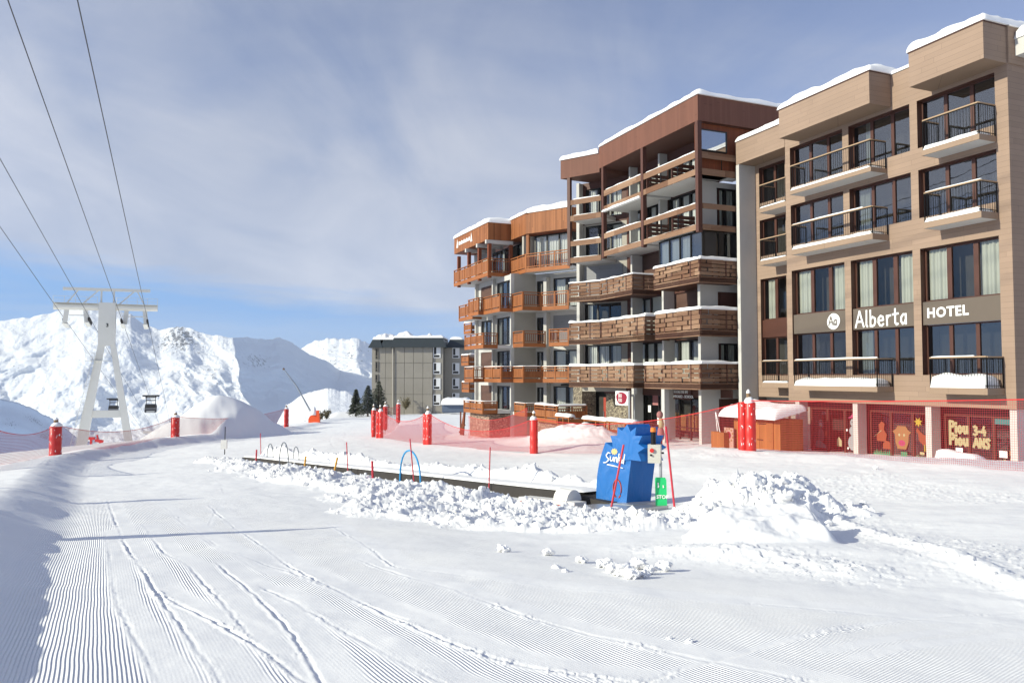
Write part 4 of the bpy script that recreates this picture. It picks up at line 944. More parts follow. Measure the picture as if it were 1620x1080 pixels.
# top side window reflecting the sky
mb = MB(); fbox(mb, FS, .15, 6, -.5, -.3, 10.8, 13.2); mb.build('side_cladding', M['orangedk'], brown)
window(brown, FS, .25, 1.95, 11.72, 12.85, -.12, 1, .06, .1, 'black', 'glassm', room=.2)
# posts
for (s, n) in ((14.98, 2.19), (20.2, 2.19), (24.8, 2.19)):
    c = MB(); c.wbox(s - .12, s + .12, n - .12, n + .13, 7.42, 13.2); c.build('post', M['brownpost'], brown)
c = MB(); fbox(c, FB, 2.22, 2.44, -.22, .02, 7.2, 12.96); c.build('post', M['brownpost'], brown)
# upper open balconies with board rails
def board_balcony(fr, a0, a1, depth, z0, zb, zr0, zr1, snow=True, seed=0, side=None, bars=True, slab=True):
    mb = MB()
    if slab: fbox(mb, fr, a0, a1, -depth, -.06, z0 + .06, zb - .05, 1)
    fbox(mb, fr, a0, a1, -.055, 0, z0, zb, 0)
    b = mb.build('balcony', [M['brownwood'], M['soffit']], brown)
    mb = MB(); fbox(mb, fr, a0, a1, -.06, -.01, zr0, zr1)
    mb.build('rail_board', M['brownwood'], b)
    if bars:
        mb = MB(); n = int((a1 - a0) / 1.3)
        for k in range(n + 1): a = a0 + .06 + (a1 - a0 - .12) * k / max(1, n); fbox(mb, fr, a - .02, a + .02, -.1, -.06, zb - .05, zr0)
        mb.build('rail_post', M['rail'], b)
    if snow:
        mb = MB(); snow_pad(mb, fr, a0 + .1, a1 - .25, -.12, .0, zr1, .07, seed, .06, nb=4, rough=.6); snow_pad(mb, fr, a0 + .3, a1 - .1, -.5, -.06, zb - .03, .10, seed + 3, .15); mb.build('balcony_snow', M['snow'], b)
    return b
board_balcony(FA_ := (lambda a, b, z: W(a, 2.3 + b, z)), 15.1, 20.08, 2.05, 10.41, 10.72, 11.30, 11.64, seed=1)
board_balcony(FA_, 20.32, 24.68, 2.05, 10.35, 10.68, 11.31, 11.67, seed=2)
board_balcony(FA_, 15.1, 20.08, 2.05, 7.54, 7.84, 8.65, 8.93, seed=3)
board_balcony(FA_, 20.32, 24.68, 2.05, 7.5, 7.82, 8.62, 8.94, seed=4)
board_balcony(FB, -.1, 2.22, 1.9, 10.07, 10.42, 11.14, 11.47, seed=5); board_balcony(FB, -.1, 2.22, 1.9, 7.34, 7.68, 8.44, 8.77, seed=6)
board_balcony(FS, .15, 2.9, .95, 10.41, 10.74, 11.28, 11.62, snow=False, seed=7); board_balcony(FS, .15, 2.9, .95, 7.54, 7.84, 8.65, 8.93, snow=False, seed=8)
mb = MB(); fbox(mb, FS, .3, 2.8, -.5, -.42, 10.75, 11.3); mb.build('panel', M['orangedk'], brown)
mb = MB(); snow_pad(mb, FA_, 20.4, 24.7, -.1, .16, 10.30, .16, 9, .12, nb=5); mb.build('ledge_snow', M['snow'], brown)
for z0 in (10.95, 8.1):
    for k, s in enumerate((17.4, 19.9)):
        mb = MB(); mb.wbox(s - .02, s + .02, .72, .8, z0 - .25, z0 + .7); mb.wbox(s - .02, s + .02, 2.1, 2.18, z0 - .25, z0 + .7)
        for r_ in range(4): mb.wbox(s - .03, s + .03, .7, 2.2, z0 + .24 * r_ - .25, z0 + .24 * r_ - .06)
        mb.build('dividing_screen', M['brownpost'], brown)
# slatted balconies
def slat_run(mb, fr, L, z0, z1, seed=0):
    rnd = random.Random(seed)
    fbox(mb, fr, 0, L, -.06, .0, z0, z0 + .34, 0)
    n = 4; zz = z0 + .40; h = (z1 - zz) / n
    for r_ in range(n):
        a = -.0 if r_ % 2 else -.45; k = 0
        za = zz + h * r_
        if r_ == n - 1: segs = [(0, L, 0)]
        segs = []
        while a < L:
            w = 1.02 + rnd.uniform(-.06, .06); segs.append((max(0, a), min(L, a + w), k % 2)); a += w + .02; k += 1
        for (x, y, p) in segs:
            if y - x < .08: continue
            off = -.075 if (p + r_) % 2 else 0.0
            fbox(mb, fr, x + .005, y - .005, -.05 + off, off, za, za + h - (.035 if r_ < n - 1 else 0), 0)
    m = int(L / .95) + 1
    for k in range(m + 1):
        a = .04 + (L - .08) * k / m; fbox(mb, fr, a - .035, a + .035, -.11, -.052, z0 + .3, z1 - .02, 1)
def slat_balcony(poly, z0, z1, back, seed=0, snow=.16):
    slab = MB(); slab.prism([W(p[0], p[1], z0 + .05) for p in poly] + [W(p[0], p[1], z0 + .05) for p in back], (0, 0, .24), 0)
    b = slab.build('balcony', M['brownpost'], brown)
    for i, (p, q) in enumerate(zip(poly[:-1], poly[1:])):
        fr, L = line_frame(q, p)
        mb = MB(); slat_run(mb, fr, L, z0, z1, seed * 7 + i); mb.build('slatted_parapet', [M['brownwood'], M['brownpost']], b)
        mb = MB(); snow_pad(mb, fr, 0, L, -.2, .05, z1, snow, seed + i, .1, nb=6, rough=.5); mb.build('parapet_snow', M['snow'], b)
    return b
be = along(P1, 2.35); bw = along(PW, 2.6)
for i, (z0, z1, sr, sm) in enumerate(((4.8, 6.02, 19.1, 21.36), (2.05, 3.44, 19.0, 20.06), (-.69, .64, 20.14, 21.3))):
    slat_balcony([be, P1, (sm, 2.3), (sm, .6)], z0, z1, [(sm, .22), (25.3, .25), bw], 10 + i, .10 if i == 0 else .15)
    slat_balcony([(sr, .6), (sr, 2.3), (14.86, 2.3), (14.86, -.3)][:4], z0, z1, [(15.88, -.3), (15.88, .3), (sr, .25)], 20 + i, .17)
# glazed loggia and overhang shadow as a grey sheet, fourth level
sa = s_at(1044, 2.0)
window(brown, lambda a, b, z: W(a, 2.0 + b, z), 15.0, sa, 5.9, 7.52, 0, 4, .06, .07, 'black', 'glassr', [(i, .1, .9) for i in range(4)], 'curtainw', .9)
window(brown, lambda a, b, z: FS(a, b - .12, z), .35, 2.6, 5.9, 7.52, 0, 2, .08, .3, 'black', 'glass', (), room=.8)
mb = MB(); fbox(mb, FBW, .3, 3.2, -.02, .05, 5.1, 7.3); mb.build('shutter_or_shade', M['shutshade'], brown)  # grey sheet stands in for the overhang's shadow, no shutter here
# ground floor: stone, red door, signs
mb = MB(); mb.wbox(25.0, 28.2, -.4, .19, -4.3, -1.0, 0); mb.wbox(30.3, 31.6, -.2, .9, -4.3, -.72, 0); mb.build('stone_wall', M['stone'], brown)
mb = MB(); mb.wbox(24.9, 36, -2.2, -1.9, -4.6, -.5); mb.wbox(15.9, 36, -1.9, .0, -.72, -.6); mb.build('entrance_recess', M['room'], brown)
mb = MB(); mb.wbox(28.25, 29.3, -.35, -.25, -4.3, -1.45); d = mb.build('entrance_door', M['reddoor'], brown)
mb = MB(); mb.bar(W(29.2, -.2, -2.9), W(29.2, -.2, -2.4), .04, .04); mb.build('door_handle', M['galv'], d)
mb = MB(); mb.wbox(14.95, 28.3, .2, .26, -1.15, -.72); mb.build('fascia_board', M['brownpost'], brown)
mb = MB(); s0 = s_at(1062, .3); s3 = s_at(1094, .3); mb.wbox(s3, s0, .27, .33, -1.32, -.72); sg = mb.build('school_sign', M['brownpost'], brown)
mb = MB(); sc_ = (s0 + s3) / 2; font_mesh(mb, 'ECOLE DE SKI', W(sc_, .335, -.96), EX, EZ, .22, .006, align='CENTER'); font_mesh(mb, 'SNOWBOARD - SCHOOL', W(sc_, .335, -1.22), EX, EZ, .21, .006, align='CENTER'); mb.build('lettering', M['letter'], sg)
mb = MB()
for s, z, w, h in ((22.9, -2.2, .3, .42), (21.9, -2.9, .3, .5), (22.1, -1.75, .6, .8)): mb.wbox(s, s + w, .075, .08, z, z + h, 1 if h > .7 else 0)
mb.build('window_poster', [M['letter'], M['rose']], brown)
mb = MB()
for k, s in enumerate((17.95, 18.6, 19.35, 20.05)):
    mb.wbox(s, s + .5, .0, .025, -3.1, -2.2 + .1 * (k % 2))
mb.build('notice_board', M['tan'], brown)
# ------------------------------------------------------------------ orange apartment block
orange = thing('apartment_block', 'orange stained timber apartment block with panelled balconies on a stone base', 'apartment block', W(40, 3.5, -4.8))
TOP = [(32.78, .54), (36.22, 2.53), (39.17, 2.53), (39.17, 4.46), (47.44, 4.46)]
mb = MB(); inner = [(47.6, -6), (33, -6)]
mb.prism([W(*p, 10.83) for p in TOP[:3]] + [W(39.17, -6, 10.83), W(33, -6, 10.83)], (0, 0, 1.58), 0)
mb.prism([W(*p, 10.76) for p in [(39.18, 4.46), (47.44, 4.46), (47.44, -6), (39.18, -6)]], (0, 0, 1.36), 0)
mb.build('roof_fascia', M['orange'], orange)
mb = MB(); mb.quad(W(39.2, 4.4, 10.75), W(47.4, 4.4, 10.75), W(47.4, -4, 10.75), W(39.2, -4, 10.75)); mb.prism([W(*p, 10.815) for p in [(33, .5), (36.22, 2.48), (39.15, 2.48), (39.15, -4), (33, -4)]], (0, 0, .01)); mb.build('roof_soffit', M['orangedk'], orange)
mb = MB(); FT, LT = line_frame(TOP[0], TOP[1]); snow_pad(mb, FT, -.2, LT + .1, -5, .08, 12.41, .5, 7, .4); snow_pad(mb, FA, 36.0, 39.3, -4, 2.62, 12.41, .36, 8, .4); snow_pad(mb, FA, 39.1, 47.5, -4, 4.55, 12.12, .5, 9, .45); mb.build('roof_snow', M['snow'], orange)
mb = MB(); zf = 11.35
for k in range(9):
    s = 46.05 - k * .32; mb.wbox(s - .11, s + .11, 4.465, 4.49, zf, zf + (.26 if k % 2 else .32))
for s in (46.55, 43.0): mb.prism([W(s - .22, 4.465, zf - .15), W(s + .22, 4.465, zf - .15), W(s, 4.465, zf + .6)], tuple(NN * .02))
mb.build('name_sign', M['letter'], orange)['label'] = 'row of small white letters between two white fir shapes'
# walls
def lf(p, q): return line_frame(p, q)[0]
FOA = lambda a, b, z: W(a, 3.12 + b, z)
SH = (41.2, 44.3); WN = (37.68, 40.75); LEV = [(-2.85, -.75), (-.15, 2.0), (2.45, 4.65), (5.25, 7.5)]
hol = []
for z0, z1 in LEV: hol += [(SH[0], SH[1], z0, z1), (WN[0], WN[1], z0, z1)]
mb = MB(); wall_holes(mb, FOA, 37.39, 44.85, -5.2, 7.9, hol, 0, .2, 0, 0); mb.build('front_wall', M['white'], orange)
for i, (z0, z1) in enumerate(LEV):
    if i == 2: window(orange, FOA, SH[0], SH[1], z0, z1, -.1, 3, .1, .15, 'black', 'glassr', [(2, .1, .9)], 'curtainw')
    else:
        mb = MB(); fbox(mb, FOA, SH[0], SH[1], -.12, -.05, z0, z1); mb.build('shutter_or_shade', M['shutter'], orange)
    window(orange, FOA, WN[0], WN[1], z0, z1, -.1, 3, .1, .18, 'black', 'glassr', [(2, .3, .9), (0, .3, .9)] if i != 1 else [(2, .4, .8)], 'curtainw')
mb = MB()
mb.quad(W(37.39, 3.12, -5.2), W(37.39, 1.15, -5.2), W(37.39, 1.15, 7.95), W(37.39, 3.12, 7.95)); mb.build('side_wall', M['greywall'], orange)  # white wall, its shaded side painted grey
for s in (44.95, 40.97, 37.45):
    mb = MB(); mb.wbox(s - .1, s + .1, 3.0, 3.28 if s < 40 else 3.4, -5.2, 7.9); mb.build('pier', M['white'], orange)
BP = np.array([37.39, 1.15]); FOB = lambda a, b, z: W(*(BP - BD * a + np.array([-.5, .866]) * b), z)
def t_at(px):   # distance along the angled wall, from its left end
    best = min((abs(pxof(*(BP - BD * t)) - px), t) for t in np.linspace(0, 7, 701)); return best[1]
def pxof(s, n):
    x, y, _ = W(s, n, 0); return 810 + F * x / y
T1, T2, T3, T4 = t_at(848), t_at(863), t_at(875), t_at(917)
hb_ = []
for z0, z1 in LEV: hb_ += [(T1 + .05, T2, z0, z1 - .1), (T3, T4, z0, z1)]
mb = MB(); wall_holes(mb, FOB, 0, T4 + 1.2, -5.2, 7.95, hb_, 0, .2, 0, 0); mb.build('angled_wall', M['white'], orange)
for i, (z0, z1) in enumerate(LEV):
    window(orange, FOB, T1 + .05, T2, z0, z1 - .1, -.1, 2, .08, .12, 'black', 'glass', [(0, .2, .8), (1, .5, .9)] if i in (0, 1) else (), 'curtainw')
    if i == 2:
        mb = MB(); fbox(mb, FOB, T3, T4, -.12, -.05, z0, z1); mb.build('shutter_or_shade', M['shutshade'], orange)
    else: window(orange, FOB, T3, T4, z0, z1, -.1, 2, .1, .22, 'black', 'glass', [(0, .15, .95), (1, .1, .95)], 'curtainw')
tc_ = t_at(868); mb = MB(); fbox(mb, FOB, tc_ - .14, tc_ + .14, .005, .5, -5.2, 7.6); mb.build('pier', M['white'], orange)
# top floor recessed glazing
q0 = (36.22 - .5 * -1.0, 2.53 - .866 * 1.0)
FTW = lambda a, b, z: FT(a, b - 1.0, z)
def tt(px, off): return min((abs(pxof(*(np.array(TOP[0]) + BD * t + np.array([-.5, .866]) * off)) - px), t) for t in np.linspace(-1, 6, 701))[1]
window(orange, FTW, tt(906, -1), tt(846, -1), 8.25, 10.8, 0, 3, .1, .1, 'black', 'glass', [(0, .05, 1), (1, 0, 1), (2, .1, .95)], 'curtainw')
window(orange, lambda a, b, z: W(a, 1.7 + b, z), s_at(836, 1.7), s_at(811, 1.7), 8.25, 10.6, 0, 3, .1, .12, 'black', 'glass', [(0, 0, 1), (1, .0, .9), (2, .1, .9)], 'curtain')
window(orange, lambda a, b, z: W(a, 2.6 + b, z), 39.3, 43.0, 8.2, 10.3, 0, 4, .1, .12, 'black', 'glass', [(1, .2, .8)], 'curtain')
mb = MB(); mb.wbox(43.0, 47.4, 2.3, 2.6, 8.0, 10.75); mb.wbox(36.9, 37.2, 1.2, 2.4, 8.0, 10.8); mb.build('loggia_wall', M['greywall'], orange)
for s in (39.35, 41.4, 44.1):
    mb = MB(); mb.wbox(s - .14, s + .14, 2.3, 4.6, 10.45, 10.75); mb.build('cross_beam', M['white'], orange)
for (s, n) in ((39.3, 4.3), (41.5, 4.3), (44.0, 4.3), (46.6, 4.3), (39.25, 2.5)):
    mb = MB(); mb.wbox(s - .13, s + .13, n - .13, n + .13, 7.75, 10.45); mb.build('post', M['orangedk'], orange)
mb = MB(); fbox(mb, FT, LT - .25, LT - .02, -.22, -.02, 8.0, 10.75); pp = mb.build('post', M['orange'], orange)
def panel_balcony(segs, z0, zt, back, parent=orange, snow=0, seed=0, zb=.30):
    """segs: (p, q, style) from right to left, p -> q in (s,n); style p panelled, o open bars, h half panelled"""
    poly = [segs[0][0]] + [s_[1] for s_ in segs]
    mb = MB(); mb.prism([W(p[0], p[1], z0 + .02) for p in poly] + [W(p[0], p[1], z0 + .02) for p in back], (0, 0, zb - .06), 0)
    b = mb.build('balcony', M['soffit'], parent)
    for i, (p, q, stl) in enumerate(segs):
        fr, L = line_frame(p, q)
        mb = MB(); fbox(mb, fr, -.0, L, -.05, .025, z0, z0 + zb, 1)
        n = max(1, round(L / 1.5)); za = z0 + zb + .08
        for k in range(n + 1):
            a = L * k / n; a = min(max(a, .04), L - .04); fbox(mb, fr, a - .045, a + .045, -.06, .035, z0 + .1, zt - .05, 1)
        fbox(mb, fr, 0, L, -.09, .05, zt - .06, zt, 1); fbox(mb, fr, .05, L - .05, -.035, .012, zt - .24, zt - .17, 1); fbox(mb, fr, .05, L - .05, -.035, .012, za, za + .06, 1)
        zm = zt - .24 if stl == 'p' else (za + (zt - za) * .55 if stl == 'h' else za)
        if stl in 'ph': fbox(mb, fr, .05, L - .05, -.028, .004, za + .06, zm, 0)
        if stl in 'oh':
            nb_ = int(L / .16)
            for k in range(1, nb_): a = L * k / nb_; fbox(mb, fr, a - .022, a + .022, -.03, .0, zm, zt - .24, 2)
        mb.build('railing', [M['orange'], M['orangeb'], M['orangedk']], b)
        if snow:
            mb = MB(); snow_pad(mb, fr, .05, L - .05, -.12, .05, zt, snow, seed + i, .07, nb=4, rough=.6); mb.build('railing_snow', M['snow'], b)
    return b
panel_balcony([(TOP[0], TOP[1], 'o'), (TOP[1], TOP[2], 'p'), (TOP[2], TOP[3], 'o'), (TOP[3], TOP[4], 'p')], 7.88, 9.3, [(47.44, 2.4), (39.2, 1.4), (36.7, 1.5), (33.3, -.5)])
L4 = [(32.87, .59), (35.01, 1.83), (35.01, 3.32), (36.92, 3.32), (36.92, 4.36), (40.4, 4.36), (40.4, 4.79), (42.76, 4.79)]
panel_balcony([(L4[i], L4[i + 1], 'opopooop'[i] if i < 7 else 'p') for i in range(7)][:1] + [(L4[1], L4[2], 'o'), (L4[2], L4[3], 'p'), (L4[3], L4[4], 'o'), (L4[4], L4[5], 'p'), (L4[5], L4[6], 'o'), (L4[6], L4[7], 'p')], 4.9, 6.28, [(42.76, 3.13), (37.4, 3.13), (37.4, 1.2), (34.0, -.7)])
na4, nb4 = n_at(741, 44.0), n_at(734.5, 45.2)
panel_balcony([((43.0, na4 - .8), (43.0, na4), 'o'), ((43.0, na4), (44.8, na4), 'p'), ((44.8, na4), (44.8, nb4), 'o'), ((44.8, nb4), (46.6, nb4), 'p')], 4.75, 6.1, [(46.6, 3.2), (43.0, 3.2)])
panel_balcony([((32.87, .59), (34.37, 1.46), 'o'), ((34.37, 1.46), (34.9, .4), 'o')], 2.22, 3.5, [(35.2, -.1), (33.8, -.8)])
panel_balcony([((34.89, 1.5), (34.89, 3.32), 'o'), ((34.89, 3.32), (36.8, 3.32), 'p')], 2.17, 3.38, [(37.4, 3.13), (37.4, 1.2), (36.5, .75)])
panel_balcony([((35.43 + 2, 4.36), (37.43, 5.51), 'o'), ((37.43, 5.51), (41.65, 5.51), 'p')], 2.12, 3.3, [(41.65, 3.13), (37.43, 3.13)])
L2 = [(32.87, .59), (34.96, 1.8), (34.96, 3.29), (36.87, 3.29), (36.87, 4.28), (40.47, 4.28), (40.47, 5.19), (42.56, 5.19)]
panel_balcony([(L2[0], L2[1], 'h'), (L2[1], L2[2], 'h'), (L2[2], L2[3], 'p'), (L2[3], L2[4], 'h'), (L2[4], L2[5], 'p'), (L2[5], L2[6], 'o'), (L2[6], L2[7], 'p')], -.47, .74, [(42.56, 3.13), (37.4, 3.13), (37.4, 1.2), (34.0, -.7)], snow=.05)
panel_balcony([((34.55, 1.9), (34.55, 3.32), 'o'), ((34.55, 3.32), (36.55, 3.32), 'p')], -2.95, -1.97, [(37.38, 3.13), (37.38, 1.2)], snow=.04, seed=3)
panel_balcony([((37.43, 4.36), (37.43, 5.56), 'h'), ((37.43, 5.56), (41.67, 5.56), 'p')], -2.85, -1.9, [(41.67, 3.13), (37.43, 3.13)], snow=.05, seed=5)
dk = [(s_at(881, 3.2), 3.2), (s_at(846, 3.2), 3.2)]
panel_balcony([((dk[0][0], .9), dk[0], 'h'), (dk[0], dk[1], 'h'), (dk[1], (dk[1][0], 2.2), 'h')], -3.2, -2.0, [(36.3, .6), (34.2, -.6)], snow=.12, seed=8)
for k, (z0, z1, pa, pb) in enumerate(((4.0, 5.05, 734, 756), (1.0, 2.0, 730, 756), (-1.5, -.55, 731, 756))):
    na, nb_ = n_at(pa, 53), n_at(pb, 53)
    mb = MB(); panel_balcony([((51.0, 1.0), (51.0, na), 'h'), ((51.0, na), (53, na), 'p')], z0, z1, [(53, 1.0)], snow=.12, seed=12 + k)
# stone base
mb = MB(); mb.wbox(37.5, 41.8, 3.3, 5.0, -5.8, -2.9); mb.build('stone_base', M['stonered'], orange)
mb = MB(); mb.wbox(s_at(884, 2.9), s_at(850, 2.9), 1.0, 2.9, -5.6, -3.25); mb.build('stone_base', M['stonered'], orange)
mb = MB()
for a in (0, .5, 1.0): mb.bar(W(42.4 + a * .8, 5.4, -5.4), W(41.9 + a * .1, 5.4, -2.9), .12, .12); 
mb.bar(W(41.9, 5.4, -3.9), W(43.2, 5.4, -4.6), .1, .1); mb.bar(W(42.9, 5.4, -5.4), W(42.9, 5.4, -2.9), .12, .12)
mb.build('deck_strut', M['orangedk'], orange)
mb = MB(); mb.wbox(34.2, 37.4, .8, 1.2, -5.5, -2.95); mb.build('recess_shade', M['room'], orange)  # near-black box stands in for the shade of the recess
# ------------------------------------------------------------------ grey block far behind
GY = 138.0; gs = GY / F
def G(px, py, dy=0): return (at_depth(px, py, GY)[0], GY + dy, at_depth(px, py, GY)[2])
grey = thing('apartment_block', 'grey concrete panel block with dark metal roof at the far end of the piste', 'apartment block', (at_depth(645, 655, GY)[0], GY, -6.8))
def gx(px): return at_depth(px, 595, GY)[0]
def gzz(py): return at_depth(645, py, GY)[2]
mb = MB()
def pb(x0, x1, y0, y1, d0, d1, m=0): mb.box(gx(x0), gx(x1), GY + d0, GY + d1, gzz(y1), gzz(y0), m)
cols = [588.3, 599, 609.7, 621.3, 624, 640, 654.2, 669.2, 684.5, 700.8]; rows = [549, 574, 598, 623.5, 660]
for i in range(len(cols) - 1):
    for j in range(len(rows) - 1):
        if (i == 0) or (cols[i] > 683): continue
        d = -.25 if cols[i] > 622 else 0
        pb(cols[i] + .25, cols[i + 1] - .25, rows[j] + .25, rows[j + 1] - .25, d, .5)
pb(588.3, 700.8, 547, 660, .06, 14, 1); pb(588.3, 599, 547, 660, -.02, .05, 0); pb(684.8, 700.8, 547, 660, -.05, .05, 0)
pb(701, 745, 548, 660, 3.2, 16, 0)
mb.build('panel_wall', [M['panelgrey'], M['paneldark']], grey)
mb = MB(); mb.tube([G(622, 550, -.35), G(622, 655, -.35)], .13); mb.build('downpipe', M['greywall'], grey)
def mans(x0, x1, y0, y1, d0, d1, ins=4):
    a = [gx(x0), gx(x1)]; z0, z1 = gzz(y1), gzz(y0); b = [gx(x0 + ins), gx(x1 - ins)]
    mb.hexa([(a[0], GY + d0, z0), (a[1], GY + d0, z0), (a[1], GY + d1, z0), (a[0], GY + d1, z0), (b[0], GY + d0 + 1.0, z1), (b[1], GY + d0 + 1.0, z1), (b[1], GY + d1 - 1, z1), (b[0], GY + d1 - 1, z1)])
mb = MB(); mans(583, 606, 536.5, 550, -.8, 10, 6); mans(602, 624, 537, 549.5, -.7, 10, 4); mans(617, 706, 534, 549.5, -1.0, 12, 6); mans(704, 736, 535.5, 549, 2.4, 14, 5); mb.build('metal_roof', M['roofdark'], grey)
mb = MB(); fg = lambda a, b, z: (a, GY + b, z)
snow_pad(mb, fg, gx(589), gx(624), .1, 9, gzz(537), .9, 11, 1.5, rough=.6); snow_pad(mb, fg, gx(622), gx(702), -.1, 11, gzz(534.3), .45, 12, .6); snow_pad(mb, fg, gx(624), gx(648), 2, 9, gzz(533), 1.1, 13, 2.0); snow_pad(mb, fg, gx(709), gx(730), 3.4, 11, gzz(535.5), .5, 14, .8); mb.build('roof_snow', M['snow'], grey)
mb = MB(); mb.tube([(gx(676), GY + 4, gzz(534)), (gx(676), GY + 4, gzz(530.5))], .4); vn = mb.build('roof_vent', M['galv'], grey)
mb = MB(); snow_pad(mb, fg, gx(672), gx(680), 3.5, 4.6, gzz(531), .6, 15, .5); mb.build('vent_snow', M['snow'], vn)
def gwin(x0, x1, y0, y1, d, pale=True):
    f = MB(); fw = .12
    a0, a1, z0, z1 = gx(x0), gx(x1), gzz(y1), gzz(y0); y_ = GY + d
    f.box(a0, a1, y_ - .08, y_, z0, z0 + fw); f.box(a0, a1, y_ - .08, y_, z1 - fw, z1); f.box(a0, a0 + fw, y_ - .08, y_, z0 + fw, z1 - fw); f.box(a1 - fw * 1.5, a1, y_ - .08, y_, z0 + fw, z1 - fw)
    zm = z0 + (z1 - z0) * .28; f.box(a0 + fw, a1 - fw, y_ - .075, y_, zm - .06, zm + .06)
    if pale: f.box(a1 - .75, a1 - fw * 1.5, y_ - .05, y_, zm + .06, z1 - fw)
    w = f.build('window', M['white2'] if pale else M['paneldark'], grey)
    g = MB(); g.box(a0 + fw, a1 - fw, y_ - .02, y_ + .02, z0 + fw, z1 - fw); g.build('pane', M['black'], w)
for y0, y1 in ((551, 568), (571.5, 588), (592, 605)): gwin(593.5, 598.5, y0, y1, -.03, False)
for y0, y1 in ((548.2, 566), (573.5, 591.5), (598, 616), (623.5, 641)): gwin(685.3, 697, y0, y1, -.06)
for y0, y1 in ((549, 566), (573.5, 591.5), (598, 615.5), (622, 631)): gwin(713.5, 725, y0, y1, 3.15)
shed = thing('shed', 'low dark shed under thick snow beside the grey block', 'shed', (gx(717), GY - 14, -6.2))
def hx(px): return at_depth(px, 595, GY - 16)[0]
def hz(py): return at_depth(717, py, GY - 16)[2]
mb = MB(); mb.box(hx(699.5), hx(740), GY - 16, GY - 11, hz(652), hz(640)); mb.build('wall', M['bluegrey'], shed)
mb = MB(); snow_pad(mb, lambda a, b, z: (a, GY - 16 + b, z), hx(698), hx(742), -.5, 6, hz(640), .95, 16, .5, rough=.12); mb.build('roof_snow', M['snow'], shed)
# ------------------------------------------------------------------ padded safety posts and nets
def make_post(double=False):
    t = thing('safety_post', 'post', 'safety post', (0, 0, 0), 'padded safety posts along the piste')
    mb = MB(); mb.tube([(0, 0, -.4), (0, 0, 2.12)], .075, 0, 10); mb.build('post', M['wood'], t)
    def pad(x, y, r, h):
        prof = [(r * .9, -.3), (r, .06)]
        for k in range(1, 5):
            z = h * k / 4; prof += [(r * 1.01, z - .25), (r * 1.01, z - .03), (r * .955, z)] if k < 4 else [(r * 1.01, z - .05), (r * .9, z)]
        m = MB(); m.lathe(prof, (x, y, 0), 0, 20); m.bar((x - r * 1.02, y, .05), (x - r * 1.02, y, h - .02), .02, .03)
        rnd = random.Random(5)
        for k in range(20):
            a = rnd.uniform(-2.2, .6); z = rnd.uniform(.25, 1.7); w = rnd.uniform(.01, .035); hh = rnd.uniform(.02, .07); q = r * 1.025; P5 = []
            for j in range(7):
                e = 2 * math.pi * j / 7; rr = rnd.uniform(.5, 1.1); b_ = a + w / r * math.cos(e) * rr; P5.append((x + q * math.cos(b_), y + q * math.sin(b_), z + hh * math.sin(e) * rr))
            m.add(P5, [tuple(range(7))], 1)
        return m.build('pad', [M['red'], M['snow']], t, recalc=False)
    if double: pad(.06, 0, .20, 1.80); pad(-.19, .12, .15, 1.80)
    else: pad(0, 0, .20, 1.78)
    mb = MB(); mb.lathe([(.19, 1.77), (.185, 1.83), (.15, 1.91), (.09, 1.98), (.05, 2.0)], (0.03, 0, 0), 0, 14)
    mb.lathe([(.07, 2.1), (.075, 2.16), (.04, 2.24), (.01, 2.26)], (0, 0, 0), 0, 10)
    mb.build('snow_cap', M['snow'], t, recalc=False); return t
post1 = make_post(); post2 = make_post(True)
POSTS = []
def put_post(proto, x, y, z, label, sx=1.0, sz=1.0, rot=0, first=[True, True]):
    i = 0 if proto is post1 else 1
    o = proto if first[i] else copy_tree(proto); first[i] = False
    o.location = (x, y, z); o.scale = (sx, sx, sz); o.rotation_euler = (0, 0, rot); o['label'] = label
    return o
def dpt(px, Y): return at_depth(px, 595, Y)[0]
pL = [(-9.3, 11.3), (-13.9, 18.3), (-18.7, 27.5)]
for (x, y), nm in zip(pL, ('padded red post off the left edge whose long shadow crosses the piste nearest', 'padded red post off the left edge casting the second shadow over the piste', 'padded red post off the left edge holding the leftmost net')):
    put_post(post1, x, y, gz(x, y), nm)
P90 = (dpt(90.5, 44.5), 44.5); P279 = (dpt(279, 62.5), 62.5); P455 = (dpt(454, 86), 86)
def post_px(px, Y, pyb, label, proto=post1, pyt=None, sx=1.0, rot=0):
    x = dpt(px, Y); z = at_depth(px, pyb, Y)[2]; sz = 1
    if pyt: sz = (at_depth(px, pyt, Y)[2] - z) / 1.78
    return put_post(proto, x, Y, z, label, sx, sz, rot), (x, Y, z, sz * 2.0)
_, a90 = post_px(90.5, 44.5, 726, 'fat red padded post with snow cap left of the lift tower', pyt=674, sx=1.6)
_, a279 = post_px(279, 62.5, 695.5, 'fat red padded post in front of the heaped snow', pyt=660, sx=1.55, rot=.7)
_, a455 = post_px(454, 86, 676, 'slim red padded post right of the heaped snow', pyt=647, sx=1.25, rot=1.4)
_, a591 = post_px(591.5, 58, 685, 'red padded post leftmost in the cluster below the spruces', pyt=648.5, sx=.78, rot=.3)
_, a602 = post_px(602, 56.5, 692.5, 'red padded post nearest in the cluster below the spruces', post2, pyt=651, sx=.85, rot=.2)
_, a610 = post_px(610, 66, 674, 'red padded post rearmost of the cluster below the spruces', pyt=643, sx=.95, rot=1.0)
_, a630 = post_px(630.5, 84, 664, 'red padded post standing alone before the grey block', pyt=639, sx=1.1, rot=.4)
_, a677 = post_px(677, 50, 703, 'pair of red pads on a post in the middle of the piste net', post2, pyt=655, sx=1.0, rot=-.2)
_, a845 = post_px(844.5, 41, 719, 'red padded post in front of the stone based terrace', pyt=664, sx=1.05, rot=2.)
_, a1185 = post_px(1183.5, 29.9, 717, 'tall red padded post in front of the orange hut', post2, pyt=637, sx=1.02, rot=.1)
